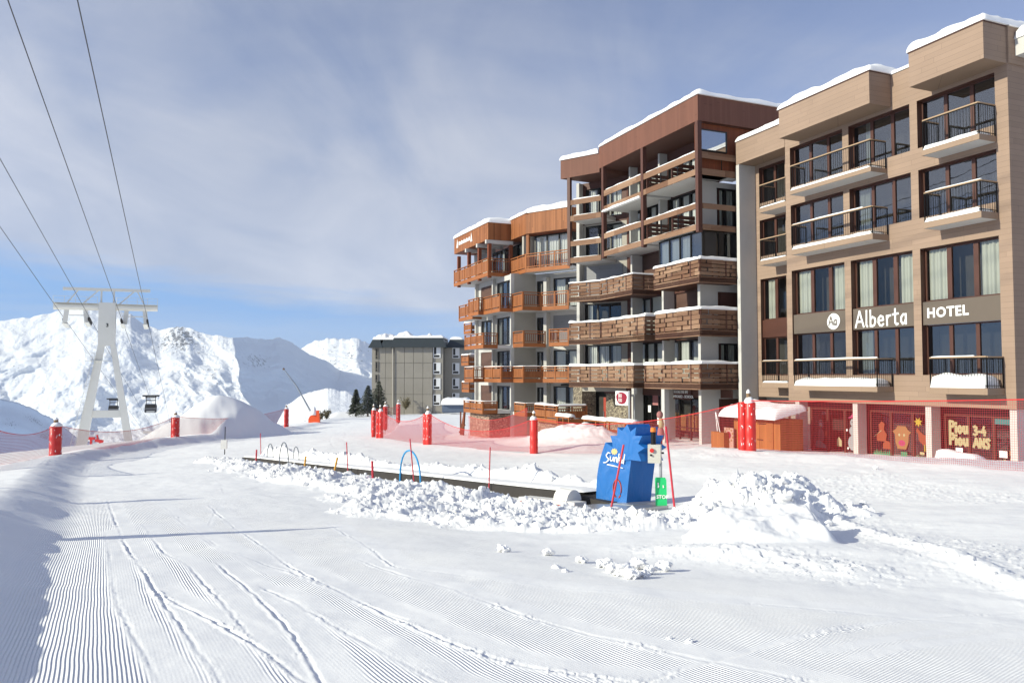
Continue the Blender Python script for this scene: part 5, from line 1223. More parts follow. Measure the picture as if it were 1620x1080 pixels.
_, aR = put_post(post1, 15.6, 14.2, gz(15.6, 14.2), 'red padded post outside the right edge holding the hotel net'), (15.6, 14.2, gz(15.6, 14.2), 2.0)
def net(p, q, label, sag=.35, h0=None, h1=None, low=.12, bulge=.0, n=28, toprope=True, mat='netd'):
    """p, q = (x, y, ground z, height)"""
    t = thing('safety_net', label, 'safety net', (p[0], p[1], p[2]), 'red safety nets along the piste')
    L = math.hypot(q[0] - p[0], q[1] - p[1]); vs = []; uv = []; fs = []; nz = 5; tops = []
    nx, ny = -(q[1] - p[1]) / L, (q[0] - p[0]) / L
    for i in range(n + 1):
        u = i / n; x = p[0] + (q[0] - p[0]) * u; y = p[1] + (q[1] - p[1]) * u
        zt = (p[2] + p[3] * .93) * (1 - u) + (q[2] + q[3] * .93) * u - sag * 4 * u * (1 - u)
        g = min(gz(x, y), zt - .25) + low * (.3 + math.sin(u * 9) * .2)
        for j in range(nz + 1):
            v = j / nz; b = bulge * math.sin(math.pi * u) * math.sin(math.pi * v) + .04 * math.sin(u * 17 + v * 3)
            vs.append((x + nx * b, y + ny * b, g + (zt - g) * v)); uv.append((u * L, (zt - g) * v))
        tops.append((x, y, zt))
    for i in range(n):
        for j in range(nz): a = i * (nz + 1) + j; fs.append((a, a + nz + 1, a + nz + 2, a + 1))
    mb = MB(); mb.add(vs, fs, 0, True); mb.build('mesh', M[mat], t, recalc=False, uv=uv)
    r_ = MB(); r_.tube(tops, .017, 0, 5); r_.build('rope', M['netrope'], t); return t
net((-18.7, 27.5, gz(-18.7, 27.5), 2.0), a90, 'red safety net running off the left edge of the piste', .55)
net(a90, a279, 'red safety net hanging in front of the lift tower', .75); net(a279, a455, 'red safety net hanging in front of the heaped snow', .55)
net(a591, a610, 'short red safety net at the cluster of posts below the spruces', .1, n=10); net(a610, a630, 'red safety net leading towards the grey block', .3)
net(a602, a677, 'red safety net between the post cluster and the paired pads', .65); net(a677, a845, 'red safety net between the paired pads and the terrace post', .9)
net(a845, a1185, 'long red safety net sagging before the ski school windows', .55, n=40, mat='net'); net(a1185, aR, 'red safety net in front of the hotel windows with paper pictures', .10, n=40, mat='net')
nA = (dpt(741, 57), 57.0, at_depth(741, 690, 57)[2], 1.55); nB = (dpt(834, 52), 52.0, at_depth(834, 690, 52)[2], 2.0)
net(nA, nB, 'red safety net gathered along the stone base of the orange block', .5, n=16)
# ------------------------------------------------------------------ cable tower, ropes, gondolas
TC = np.array([-50.26, 98.0, 0]); TD = np.array([.929, .370, 0]); TNn = np.array([.370, -.929, 0])
def TW(a, b, z): return tuple(TC + TD * a + TNn * b + np.array([0, 0, z]))
tower = thing('lift_tower', 'white A-frame cable lift tower standing beyond the left snow bank', 'lift tower', TW(0, 0, -9.6))
def tb(a0, a1, b0, b1, z0, z1): m = MB(); m.hexa([TW(a0, b0, z0), TW(a1, b0, z0), TW(a1, b1, z0), TW(a0, b1, z0), TW(a0, b0, z1), TW(a1, b0, z1), TW(a1, b1, z1), TW(a0, b1, z1)]); return m
def leg(a0, a1, c0, c1, z0, z1, w0, w1):
    m = MB(); m.hexa([TW(a0 - w0, -.5, z0), TW(a0 + w0, -.5, z0), TW(a0 + w0, .5, z0), TW(a0 - w0, .5, z0), TW(c0 - w1, -.42, z1), TW(c0 + w1, -.42, z1), TW(c0 + w1, .42, z1), TW(c0 - w1, .42, z1)]); return m
tb(-.98, .90, -.55, .55, 3.8, 9.1).build('head', M['steelw'], tower)
leg(-2.85, 0, -.62, 0, -10.2, 3.9, .62, .36).build('leg', M['steelw'], tower); leg(2.98, 0, .66, 0, -10.2, 3.9, .46, .3).build('leg', M['steelw'], tower)
tb(-2.1, 2.0, -.3, .3, -5.1, -4.2).build('cross_member', M['steelw'], tower)
mb = MB(); mb.tube([TW(-5.9, 0, 8.5), TW(-1, 0, 8.55)], .42, 0, 14); mb.build('arm', M['steelw'], tower); mb = MB(); mb.tube([TW(.9, 0, 8.58), TW(5.65, 0, 8.62)], .42, 0, 14); mb.build('arm', M['steelw'], tower)
mb = MB(); mb.bar(TW(-4.95, 0, 10.7), TW(4.75, 0, 10.78), .35, .36); mb.build('gantry_beam', M['steelw'], tower)
for a, b in ((-4.6, -3.3), (-2.9, -1.1), (1.1, 2.9), (4.2, 3.3)):
    mb = MB(); mb.bar(TW(a, 0, 8.8), TW(b, 0, 10.6), .14, .14); mb.build('gantry_brace', M['steelw'], tower)
for a in (-.75, .65):
    mb = MB(); mb.bar(TW(a, 0, 9.0), TW(a, 0, 10.6), .16, .16); mb.build('gantry_post', M['steelw'], tower)
for sgn, (a0, a1) in enumerate(((-5.9, -1.1), (1.0, 5.65))):
    mb = MB()
    for k in range(5): a = a0 + (a1 - a0) * k / 4; mb.bar(TW(a, .55, 8.8), TW(a, .55, 9.75), .035, .035)
    mb.bar(TW(a0, .55, 9.75), TW(a1, .55, 9.75), .035, .035); mb.bar(TW(a0, .55, 9.3), TW(a1, .55, 9.3), .03, .03); mb.bar(TW(a0, .35, 8.95), TW(a1, .35, 8.95), .6, .05)
    mb.build('catwalk', M['steelw'], tower)
ROPES = [('a', (102.8, 505), (310, 800)), ('b', (142.5, 503.5), (310, 800)), ('c', (193, 506), (298, 800)), ('d', (233.7, 507), (298, 800))]
RP = []
for _, p, v in ROPES: r0 = ray(*v); RP.append((at_depth(*p, 98.0), r0 / r0[1]))
for i, (P, D) in enumerate(RP):
    a = float((P - TC) @ TD); z = P[2]
    mb = MB(); dn = D / np.linalg.norm(D)
    for k in range(6):
        q = P + dn * (k - 2.5) * .48 - np.array([0, 0, .22 + .012 * (k - 2.5) ** 2]); m_ = TD
        mb.tube([tuple(q - m_ * .09), tuple(q + m_ * .09)], .21, 0, 12)
    mb.bar(tuple(P - dn * 1.4 - np.array([0, 0, .5])), tuple(P + dn * 1.4 - np.array([0, 0, .5])), .1, .16)
    mb.build('sheave_train', M['rubber'], tower)
    mb = MB(); o = .45 if i % 2 == 0 else -.45
    mb.bar(TW(a + o * .6, 0, z - .5), TW(a + o, 0, 8.3), .22, .5); mb.bar(TW(a, 0, z - .45), TW(a + o * .6, 0, z - .45), .2, .2)
    mb.bar(tuple(P - dn * 2.0 - np.array([0, 0, .9]) + TD * o * .4), tuple(P + dn * 1.2 - np.array([0, 0, .8]) + TD * o * .4), .5, .06)
    mb.build('sheave_hanger', M['steelw'], tower)
for a0, a1 in ((-4.2, -1.9), (1.6, 4.4)):
    mb = MB(); mb.bar(TW(a0, .1, 7.45), TW(a1, .1, 7.5), .12, .12); mb.build('tie_bar', M['steelw'], tower)
mb = MB()
for o in (-.22, .22): mb.bar(TW(-3.75 + o, .6, -9.8), TW(-1.3 + o, .5, 2.4), .05, .05)
for k in range(38):
    t = k / 37; a = -3.75 + 2.45 * t; z = -9.8 + 12.2 * t; mb.bar(TW(a - .22, .58, z), TW(a + .22, .58, z), .03, .03)
for k in range(12):
    t = k / 11; a = -3.75 + 2.45 * t; z = -9.8 + 12.2 * t; mb.bar(TW(a - .3, .95, z), TW(a + .3, .95, z), .03, .03); mb.bar(TW(a - .3, .6, z), TW(a - .3, .95, z), .03, .03)
mb.build('ladder', M['steelw'], tower)
mb = MB(); mb.bar(TW(-2.3, .5, 1.9), TW(.5, .5, 1.9), .5, .06)
for a in (-2.3, -1.3, -.4, .5): mb.bar(TW(a, .7, 1.9), TW(a, .7, 2.85), .03, .03)
mb.bar(TW(-2.3, .7, 2.85), TW(.5, .7, 2.85), .03, .03); mb.bar(TW(-2.3, .7, 2.4), TW(.5, .7, 2.4), .03, .03); mb.build('platform', M['steelw'], tower)
mb = MB(); font_mesh(mb, '3', TW(-.12, .57, 6.1), tuple(TD), (0, 0, 1), .6, .02); mb.build('number', M['rail'], tower)
nmz = ['leftmost steel lift rope running up to the left edge', 'second steel lift rope from the left', 'third steel lift rope from the left, reaching the top edge', 'rightmost steel lift rope, reaching the top of the picture']
for (P, D), nm in zip(RP, nmz):
    pts = []
    for t in np.r_[np.linspace(-135, 0, 40), np.linspace(4, 330, 60)]:
        sagz = 0 if t <= 0 else -.0006 * t * max(0, 330 - t) * .0
        pts.append(tuple(P + D * t + np.array([0, 0, sagz])))
    mb = MB(); mb.tube(pts, .03, 0, 6); solo(mb, 'lift_rope', M['cable'], nm, 'cable', pts[0], 'steel ropes of the cable lift')
def make_gondola():
    t = thing('gondola', 'g', 'gondola', (0, 0, 0), 'gondola cabins on the lift')
    mb = MB()
    pr = [(-1.25, .05), (-1.3, .35), (-1.28, 1.2), (-1.15, 2.05), (1.15, 2.05), (1.28, 1.2), (1.3, .35), (1.25, .05)]
    mb.prism([(x, -1.35, z - 4.2) for x, z in pr], (0, 2.7, 0)); mb.build('cabin', M['gondola'], t)
    mb = MB(); mb.box(-1.05, -.05, -1.385, -1.36, -3.0, -2.35); mb.box(.05, 1.05, -1.385, -1.36, -3.0, -2.35); mb.box(1.315, 1.33, -1.0, 1.0, -3.0, -2.35); mb.build('window', M['black'], t)
    mb = MB(); mb.box(-1.15, 1.15, -1.40, -1.36, -3.25, -3.17); mb.box(-.9, .9, -1.42, -1.36, -4.05, -3.75); mb.build('ski_rack', M['galv'], t)
    mb = MB()
    for x in (-1.0, 1.0): mb.bar((x, 0, -2.15), (x, 0, -.35), .14, .14)
    mb.bar((-1.1, 0, -1.3), (1.1, 0, -1.3), .12, .22); mb.build('hanger', M['rail'], t)
    mb = MB(); mb.box(-1.85, 1.85, -.35, .35, -.38, -.02); mb.box(-1.2, 1.2, -.5, .5, -.72, -.45); mb.build('carriage', M['rail'], t)
    return t
def rope_t(i, px):
    P, D = RP[i]; return min((abs(810 + F * (P + D * t)[0] / (P + D * t)[1] - px), t) for t in np.linspace(0, 700, 3501))[1]
g0 = make_gondola(); ang = math.atan2(TD[1], TD[0])
for k, (i, j, pa, pb, lab, dz) in enumerate(((2, 3, 229, 249, 'dark gondola hanging right of the lift tower', 0), (0, 1, 171, 189, 'dark gondola seen between the legs of the lift tower', 0), (2, 3, 256, 266, 'small far gondola low behind the left net', 0))):
    if k == 0: pos_ = at_depth(239, 624.5, 148); sc_ = .78
    elif k == 1: pos_ = at_depth(180, 629.5, 172); sc_ = .74; 
    else: pos_ = at_depth(237, 689, 235); sc_ = .8
    o = g0 if k == 0 else copy_tree(g0); o.location = tuple(pos_); o.scale = (sc_,) * 3; o.rotation_euler = (0, 0, ang); o['label'] = lab
pyl = thing('lift_tower', 'small distant lift pylon low behind the left safety net', 'lift tower', tuple(at_depth(250, 706, 235)))
bx_ = np.array(at_depth(250, 706, 235))
mb = MB(); mb.bar(tuple(bx_ - np.array([0, 0, 6])), tuple(bx_ + np.array([0, 0, 4.8])), 1.1, 1.1); mb.build('mast', M['steelw'], pyl)
mb = MB(); mb.bar(tuple(bx_ + np.array([-4.5, 0, 4.2])), tuple(bx_ + np.array([4.5, 1, 4.2])), .6, .7); mb.build('arm', M['steelw'], pyl)
# ------------------------------------------------------------------ snow lance, spruces, shrubs
lz = gz(dpt(497, 95), 95) ; Lb = at_depth(497.5, 672, 95)
lance = thing('snow_lance', 'snow making lance leaning left out of an orange padded foot', 'snow lance', tuple(Lb))
def LP(px, py): return tuple(at_depth(px, py, 95))
mb = MB(); mb.tube([LP(491, 650), LP(470, 612), LP(448.5, 583)], [.11, .09, .05], 0, 8); mb.build('lance', M['galv'], lance)
mb = MB(); mb.tube([LP(449.5, 584.5), LP(448, 582.5)], .12, 0, 8); mb.build('nozzle', M['wood'], lance)
mb = MB()
c = np.array(Lb); pr = [(-.62, -.2), (-.66, .7), (-.5, 1.05), (.1, 1.45), (.52, 1.4), (.62, .6), (.66, -.2)]
mb.prism([tuple(c + np.array([x, -.35, z])) for x, z in pr], (0, .7, 0)); mb.bar(tuple(c + np.array([.62, -.3, -.2])), tuple(c + np.array([.45, -.3, 1.75])), .22, .3); mb.build('pad', plain('orange_red_vinyl', (.75, .10, .025), .4, .08, 5, 0, .05), lance)
mb = MB(); mb.lathe([(.42, 0), (.40, .25), (.3, .5), (.18, .85), (.05, 1.0)], tuple(c + np.array([-.05, -.1, 1.2])), 0, 12); mb.build('snow_cap', M['snow'], lance)
def spruce(px, pyb, pyt, Y, wpx, label, seed, snowy=.25):
    b = np.array(at_depth(px, pyb, Y)); H = at_depth(px, pyt, Y)[2] - b[2]; Rm = wpx * Y / F / 2
    t = thing('spruce', label, 'tree', tuple(b - np.array([0, 0, .3])), 'spruces below the grey block')
    rnd = random.Random(seed); mb = MB(); mb.tube([tuple(b + np.array([0, 0, -.5])), tuple(b + np.array([0, 0, H * .97]))], [.16, .03], 0, 7); mb.build('trunk', M['bark'], t)
    cr = MB(); sn = MB(); lv = 22
    for i in range(lv):
        f = i / (lv - 1); z = H * (.06 + .92 * f); rad = Rm * (1 - f) ** .85 * rnd.uniform(.72, 1.12) + .06; nb = max(5, int(15 * (1 - f) + 4))
        for k in range(nb):
            a = 2 * math.pi * (k + rnd.random()) / nb; L = rad * rnd.uniform(.6, 1.1); dr = rnd.uniform(.15, .4) * L
            d = np.array([math.cos(a), math.sin(a), 0]); sd = np.array([-d[1], d[0], 0])
            for m_ in range(7):
                u = (m_ + .6) / 7; p = b + d * L * u + np.array([0, 0, z - dr * u * u + rnd.uniform(-.04, .04)])
                w = .22 * (1.15 - u) * (.6 + Rm * .3) + .07; l = .26
                for sgn in (-1, 1):
                    q = p + sd * sgn * w + d * l * .7 + np.array([0, 0, -.10 - rnd.uniform(0, .08)])
                    cr.add([p - d * .06, p + d * .10 + np.array([0, 0, .03]), q], [(0, 1, 2)])
                if rnd.random() < snowy * (.5 + .7 * u): 
                    e = .05; cr.add([p + np.array([0, 0, .05]) - d * .12, p + sd * w * .7 + np.array([0, 0, .03]), p + d * .2 + np.array([0, 0, .05]), p - sd * w * .7 + np.array([0, 0, .03])], [(0, 1, 2, 3)], 1)
    cr.build('crown', [M['needles'], M['snow']], t, recalc=False)
spruce(563, 654, 615, 128, 31, 'leftmost of the three snow dusted spruces before the grey block', 1, .25)
spruce(582, 655, 609, 127, 50, 'middle of the three snow dusted spruces before the grey block', 2, .5)
spruce(599, 653, 602, 131, 46, 'rightmost spruce touching the corner of the grey block', 3, .1)
def shrub(px, pyb, pyt, Y, label, seed, m='twig'):
    b = np.array(at_depth(px, pyb, Y)); H = at_depth(px, pyt, Y)[2] - b[2]; rnd = random.Random(seed)
    t = thing('shrub', label, 'shrub', tuple(b)); mb = MB(); lf_ = MB()
    for k in range(26):
        a = rnd.uniform(0, 6.28); s_ = rnd.uniform(.2, 1) * H * .45; tip = b + np.array([math.cos(a) * s_, math.sin(a) * s_, H * rnd.uniform(.5, 1)]); mb.tube([tuple(b), tuple(b * .5 + tip * .5 + np.array([0, 0, .1])), tuple(tip)], [.03, .02, .008], 0, 4, False)
        for j in range(26):
            u = rnd.uniform(.3, 1); p = b * (1 - u) + tip * u + np.array([rnd.gauss(0, .1), rnd.gauss(0, .1), rnd.gauss(0, .1)]); q = np.array([rnd.gauss(0, .09), rnd.gauss(0, .09), rnd.gauss(0, .09)]); lf_.add([p, p + q, p + q[[1, 2, 0]]], [(0, 1, 2)])
    mb.build('stem', M['twig'], t, recalc=False); lf_.build('foliage', M[m], t, recalc=False)
shrub(517, 663, 646, 112, 'dry pale shrub poking out of the snow right of the lance', 4); shrub(507, 664, 652, 112, 'small dry shrub directly beside the lance foot', 5); shrub(642, 648, 627, 136.5, 'bare dark shrub against the grey block wall', 6)
# ------------------------------------------------------------------ magic carpet
def CVp(t, q, z=0):
    x, y = CV0 + CVD * t + CVN * q; return (x, y, base_ground(x, y)[0] + z)
carpet = thing('conveyor', 'long black magic carpet conveyor lying in the rough snow', 'carpet lift', CVp(0, 0))
N_ = 50; mb = MB(); vs = []
for i in range(N_ + 1):
    t = CVL * i / N_; w = .03 * math.sin(i * .9)
    hh = .27 - .15 * i / N_ - .17 * max(0, 1 - i / 3.0)
    for q, z in ((.24 + w, -.1), (.24 + w, hh), (-.42, hh + .02), (-.42, -.1)): vs.append(CVp(t, q, z))
fs = []
for i in range(N_):
    for k in range(3): a = i * 4 + k; fs.append((a, a + 1, a + 5, a + 4))
fs += [(0, 1, 2, 3), (N_ * 4, N_ * 4 + 3, N_ * 4 + 2, N_ * 4 + 1)]
mb.add(vs, fs); mb.build('belt', M['rubber'], carpet)
mb = MB(); snow_pad(mb, lambda a, b, z: tuple(np.array(CVp(a, b)) + np.array([0, 0, z - .15 * a / CVL])), .9, CVL, -.46, .21, .285, .06, 31, .08, na=60, nb=8, rough=.5); mb.build('belt_snow', M['snow'], carpet)
mb = MB(); fbx = lambda a0, a1, q0, q1, z0, z1, m=0: mb.hexa([CVp(a0, q0, z0), CVp(a1, q0, z0), CVp(a1, q1, z0), CVp(a0, q1, z0), CVp(a0, q0, z1), CVp(a1, q0, z1), CVp(a1, q1, z1), CVp(a0, q1, z1)], m)
fbx(-1.3, .3, -.2, 1.55, -.02, .07); mb.build('landing_plate', M['galv'], carpet)
mb = MB(); fbx(-.7, .9, -.55, .24, .04, .09); mb.build('end_cover', M['galv'], carpet)
mb = MB(); fbx(.35, 2.3, .62, .98, .02, .14); sidep = mb.build('side_plank', M['whitewood'], carpet)
mb = MB(); fbx(.3, 2.2, .98, 1.03, -.03, .06); mb.build('edge_strip', M['reddoor'], carpet)
mb = MB(); c = np.array(CVp(.75, .62, .12)); pr = [(.30 * math.cos(a), .30 * math.sin(a)) for a in np.linspace(0, math.pi, 13)]
d3 = np.array([CVD[0], CVD[1], 0]); n3 = np.array([CVN[0], CVN[1], 0])
mb.prism([tuple(c + n3 * p[0] * .75 + np.array([0, 0, p[1] * .85])) for p in pr], tuple(d3 * .45)); mb.build('roller_hood', M['whitewood'], carpet)
mb = MB(); c = np.array(CVp(-.35, .36, .26)); mb.tube([tuple(c + d3 * .12 * math.cos(a) + np.array([0, 0, .17 + .2 * math.sin(a)])) for a in np.linspace(-1.2, 4.3, 14)], .018, 0, 6); mb.build('grip_loop', M['reddoor'], carpet)
# drive housing with the sun-shaped front
twz = CVp(0, 0)[2]
To = np.array(at_depth(991, 794.5, 17.6)); ef = np.array([.78, -.62, 0]); ef /= np.linalg.norm(ef); es = np.array([.93, .37, 0]); es /= np.linalg.norm(es); fn = np.array([ef[1], -ef[0], 0])
if fn[1] > 0: fn = -fn
def fp(zx, zy, off=0): return tuple(on_plane(930 + zx / 7.2, 660 + zy / 7.2, To, fn) + fn * off)
kid = thing('drive_housing', 'blue cover with a sun-shaped jagged top at the end of the carpet lift', 'carpet lift cover', tuple(To))
body = [(95, 925), (97, 760), (108, 640), (128, 520), (160, 400), (200, 284), (480, 470), (492, 492), (462, 740), (438, 985)]
mb = MB(); mb.prism([fp(*p) for p in body], tuple(es * .62)); mb.build('cover', M['blue'], kid)
starp = [(286, 284), (264, 208), (342, 207), (346, 112), (396, 152), (456, 78), (492, 160), (556, 112), (546, 208), (626, 210), (582, 300), (655, 348), (577, 398), (615, 498), (490, 482), (300, 500)]
mb = MB(); mb.prism([fp(*p, .03) for p in starp], tuple(es * .56)); mb.build('sun_top', M['blue'], kid)
mb = MB(); 
def ribbon(pts, th, lift):
    for a, b in zip(pts[:-1], pts[1:]):
        a = Vector(a); b = Vector(b); d = (b - a).normalized(); n = Vector((-d.y, d.x)) * th / 2; e = d * th * .35; ribbon.k += 1
        mb.add([fp(*(a + n - e), lift + .0004 * (ribbon.k % 9)), fp(*(a - n - e), lift + .0004 * (ribbon.k % 9)), fp(*(b - n + e), lift + .0004 * (ribbon.k % 9)), fp(*(b + n + e), lift + .0004 * (ribbon.k % 9))], [(0, 1, 2, 3)])
ribbon.k = 0
for st_ in ([(262, 405), (240, 398), (218, 425), (222, 445), (244, 468), (238, 492), (215, 510), (188, 512)], [(268, 445), (262, 480), (272, 494), (290, 482), (300, 448)], [(300, 448), (298, 494)], [(318, 452), (312, 500)], [(316, 468), (334, 452), (342, 465), (336, 506)], [(366, 412), (350, 512)], [(390, 440), (358, 470), (386, 520)], [(394, 468), (390, 514)], [(428, 420), (412, 524)], [(416, 480), (398, 490), (396, 514), (412, 514)]): ribbon(st_, 11, .034)
ribbon([(232, 533), (320, 553)], 14, .034); ribbon([(320, 553), (405, 575)], 9, .034)
mb.build('lettering', M['letter'], kid, recalc=False)
mb = MB(); mb.add([fp(310 + (42 if i % 2 == 0 else 27) * math.cos(math.pi * i / 9), 388 + (42 if i % 2 == 0 else 27) * math.sin(math.pi * i / 9), .034) for i in range(18)], [tuple(range(18))]); mb.build('sun_emblem', plain('pale_gold_print', (.72, .55, .22), .5, .05, 5, 0, 0), kid, recalc=False)
# control box on its post
cbp = np.array(at_depth(1045.5, 800, 17.0)); CX_ = np.array([.96, -.28, 0]); CY_ = np.array([.28, .96, 0])
cbx = thing('control_box', 'cream switch box with amber beacon on a post beside the blue cover', 'control box', tuple(cbp))
def cbq(a0, a1, b0, b1, z0, z1):
    m = MB(); m.hexa([tuple(cbp + CX_ * a + CY_ * b + np.array([0, 0, z])) for (a, b, z) in ((a0, b0, z0), (a1, b0, z0), (a1, b1, z0), (a0, b1, z0), (a0, b0, z1), (a1, b0, z1), (a1, b1, z1), (a0, b1, z1))]); return m
pxz = lambda py: at_depth(1040, py, 17.0)[2] - cbp[2]
zb0, zb1 = pxz(732), pxz(703)
cbq(-.26, .01, -.08, .17, zb0, zb1).build('box', M['boxgrey'], cbx)
mb = MB(); mb.tube([tuple(cbp + CY_ * .05 + np.array([0, 0, -.3])), tuple(cbp + CY_ * .05 + np.array([0, 0, zb0 + .01]))], .03, 0, 8); mb.build('post', M['galv'], cbx)
mb = MB(); q = cbp + CX_ * -.17 + CY_ * -.085 + np.array([0, 0, zb1 - .12]); mb.tube([tuple(q), tuple(q - CY_ * .04)], .045, 0, 10); mb.build('stop_button', M['red'], cbx)
mb = MB(); q = cbp + CX_ * -.19 + CY_ * -.085 + np.array([0, 0, zb1 - .22]); mb.tube([tuple(q), tuple(q - CY_ * .03)], .022, 0, 8); q = cbp + CX_ * .02 + CY_ * .05 + np.array([0, 0, zb1 - .18]); mb.tube([tuple(q), tuple(q + CX_ * .05)], .02, 0, 8); mb.build('knob', M['rail'], cbx)
mb = MB(); q = cbp + CX_ * -.15 + CY_ * .02; mb.tube([tuple(q + np.array([0, 0, zb1])), tuple(q + np.array([0, 0, pxz(683)]))], .055, 0, 10); mb.build('beacon_mast', M['rail'], cbx)
mb = MB(); mb.tube([tuple(q + np.array([0, 0, pxz(683)])), tuple(q + np.array([0, 0, pxz(676)]))], [.065, .055], 0, 12); mb.build('beacon', M['amber'], cbx)
stp = np.array(at_depth(1046, 812, 16.9)); sgn_ = thing('stop_sign', 'green plastic sign reading STOP beside the blue cover', 'sign', tuple(stp))
Sx = np.array([.985, -.17, 0]); zt, zb = at_depth(1046, 755, 16.9)[2] - stp[2], at_depth(1046, 803, 16.9)[2] - stp[2]
mb = MB(); mb.prism([tuple(stp + Sx * x + np.array([0, 0, z])) for x, z in ((-.115, zb + .05), (-.10, zb), (.12, zb + .01), (.125, zb + .06), (.115, zt - .06), (.09, zt), (-.11, zt), (-.125, zt - .03))], (.004, .025, 0)); pl = mb.build('panel', M['green'], sgn_)
mb = MB(); font_mesh(mb, 'STOP', tuple(stp + Sx * -.10 + np.array([0, -.012, zb + .20])), tuple(Sx), (0, 0, 1), .105, .003, depth=.002)
for dx, w, h in ((-.075, .03, .11), (.03, .03, .06)):
    o = stp + Sx * dx + np.array([0, -.012, zb + .42])
    mb.add([tuple(o + Sx * x + np.array([0, 0, z])) for x, z in ((0, h), (w, h), (w * .8, h * .6), (w * 1.2, h * .3), (w * .7, 0), (0, .01), (w * .2, h * .5))], [tuple(range(7))])
mb.build('lettering', M['letter'], sgn_, recalc=False)
mb = MB(); mb.tube([tuple(stp + np.array([.02, .04, -.3])), tuple(stp + np.array([.02, .04, zt - .03]))], .018, 0, 6); mb.build('stake', M['galv'], sgn_)
# poles, stakes and hoops
def pole(name, label, cat, p0, p1, Y, r, m, group=None, lean=0.0):
    a = np.array(at_depth(*p0, Y)); b = np.array(at_depth(*p1, Y)); b[1] += lean; b2 = b
    d = (a - b2) / np.linalg.norm(a - b2); mb = MB(); mb.tube([tuple(a + d * .35), tuple(b2)], r, 0, 8); return solo(mb, name, M[m], label, cat, tuple(a), group)
def cvY(px, py, q=0): # depth on the carpet side at this pixel
    return gpix(px, py)[1]
pole('slalom_pole', 'thick red pole leaning right across the front of the blue cover', 'pole', (964, 818), (986.7, 703), 16.6, .022, 'redpole', 'red poles by the carpet')
pole('slalom_pole', 'thick red pole leaning left at the right of the STOP sign', 'pole', (1069, 821), (1053.5, 674), 16.4, .022, 'redpole', 'red poles by the carpet')
pole('slalom_pole', 'thin red pole between the blue hoop and the blue cover', 'pole', (773.6, 770), (775.5, 707), 21.0, .016, 'redpole', 'red poles by the carpet')
pole('slalom_pole', 'thin tall red pole rising through the blue hoop', 'pole', (654.6, 759), (648.6, 694), 23.2, .018, 'redpole', 'red poles by the carpet')
pole('slalom_pole', 'thin red pole left of the short thick red stake', 'pole', (550.3, 744), (548.3, 699), 27, .018, 'redpole', 'red poles by the carpet')
pole('slalom_pole', 'thin red pole behind the far end of the carpet', 'pole', (412.5, 709), (412, 685), 38, .018, 'redpole', 'red poles by the carpet')
pole('stake', 'short thick red stake in the middle of the carpet edge', 'stake', (590, 762), (588.8, 729), 24.5, .035, 'redpole', 'stakes along the carpet')
pole('stake', 'short red stake at the far end of the carpet', 'stake', (405, 729), (406, 711), 34.2, .035, 'redpole', 'stakes along the carpet')
pole('stake', 'orange stake on the carpet edge nearer to the red stake', 'stake', (528, 750), (533.7, 723.5), 27.3, .035, 'yellowpole', 'stakes along the carpet')
pole('stake', 'orange stake on the carpet edge nearer to the grey hoops', 'stake', (481.3, 743), (483.7, 721.5), 29.5, .035, 'yellowpole', 'stakes along the carpet')
def hoop(label, x0, x1, yt, yb0, yb1, Y0, Y1, r, m):
    a = np.array(at_depth(x0, yb0, Y0)); b = np.array(at_depth(x1, yb1, Y1)); mid = np.array(at_depth((x0 + x1) / 2, yt, (Y0 + Y1) / 2)); pts = []
    for t in np.linspace(0, 1, 22):
        ang_ = math.pi * t; h = math.sin(ang_) ** .75; base = a + (b - a) * (1 - math.cos(ang_)) / 2; top = mid[2] - (a[2] + b[2]) / 2
        pts.append(tuple(base + np.array([0, 0, top * h - .05 * (t in (0, 1))])))
    mb = MB(); mb.tube(pts, r, 0, 7); solo(mb, 'hoop', M[m], label, 'hoop', pts[0], 'hoops over the carpet')
hoop('bright blue plastic hoop over the carpet', 632.8, 665.4, 712.5, 763, 776, 24.2, 22.6, .026, 'bluehoop')
hoop('tallest dark hoop, middle of the three at the far carpet', 442, 456, 699.5, 738, 739.5, 31.5, 30.4, .02, 'greyhoop')
hoop('dark hoop leftmost of the three at the far carpet', 422.5, 432, 702, 727, 727, 34.5, 34.2, .018, 'greyhoop')
hoop('dark hoop rightmost of the three at the far carpet', 464, 473, 706.5, 728, 733, 33, 31.8, .018, 'greyhoop')
mk = np.array(at_depth(355.5, 708, 36)); mt = thing('marker', 'small white box on a thin black pole at the upper end of the carpet', 'marker', tuple(mk))
mb = MB(); mb.tube([tuple(mk + np.array([0, 0, -.3])), tuple(mk + np.array([.01, 0, .95]))], .02, 0, 6); mb.build('pole', M['rail'], mt)
mb = MB(); mb.box(mk[0] - .14, mk[0] + .13, mk[1] - .12, mk[1] - .03, mk[2] - .05, mk[2] + .36); mb.build('box', M['whitewood'], mt)
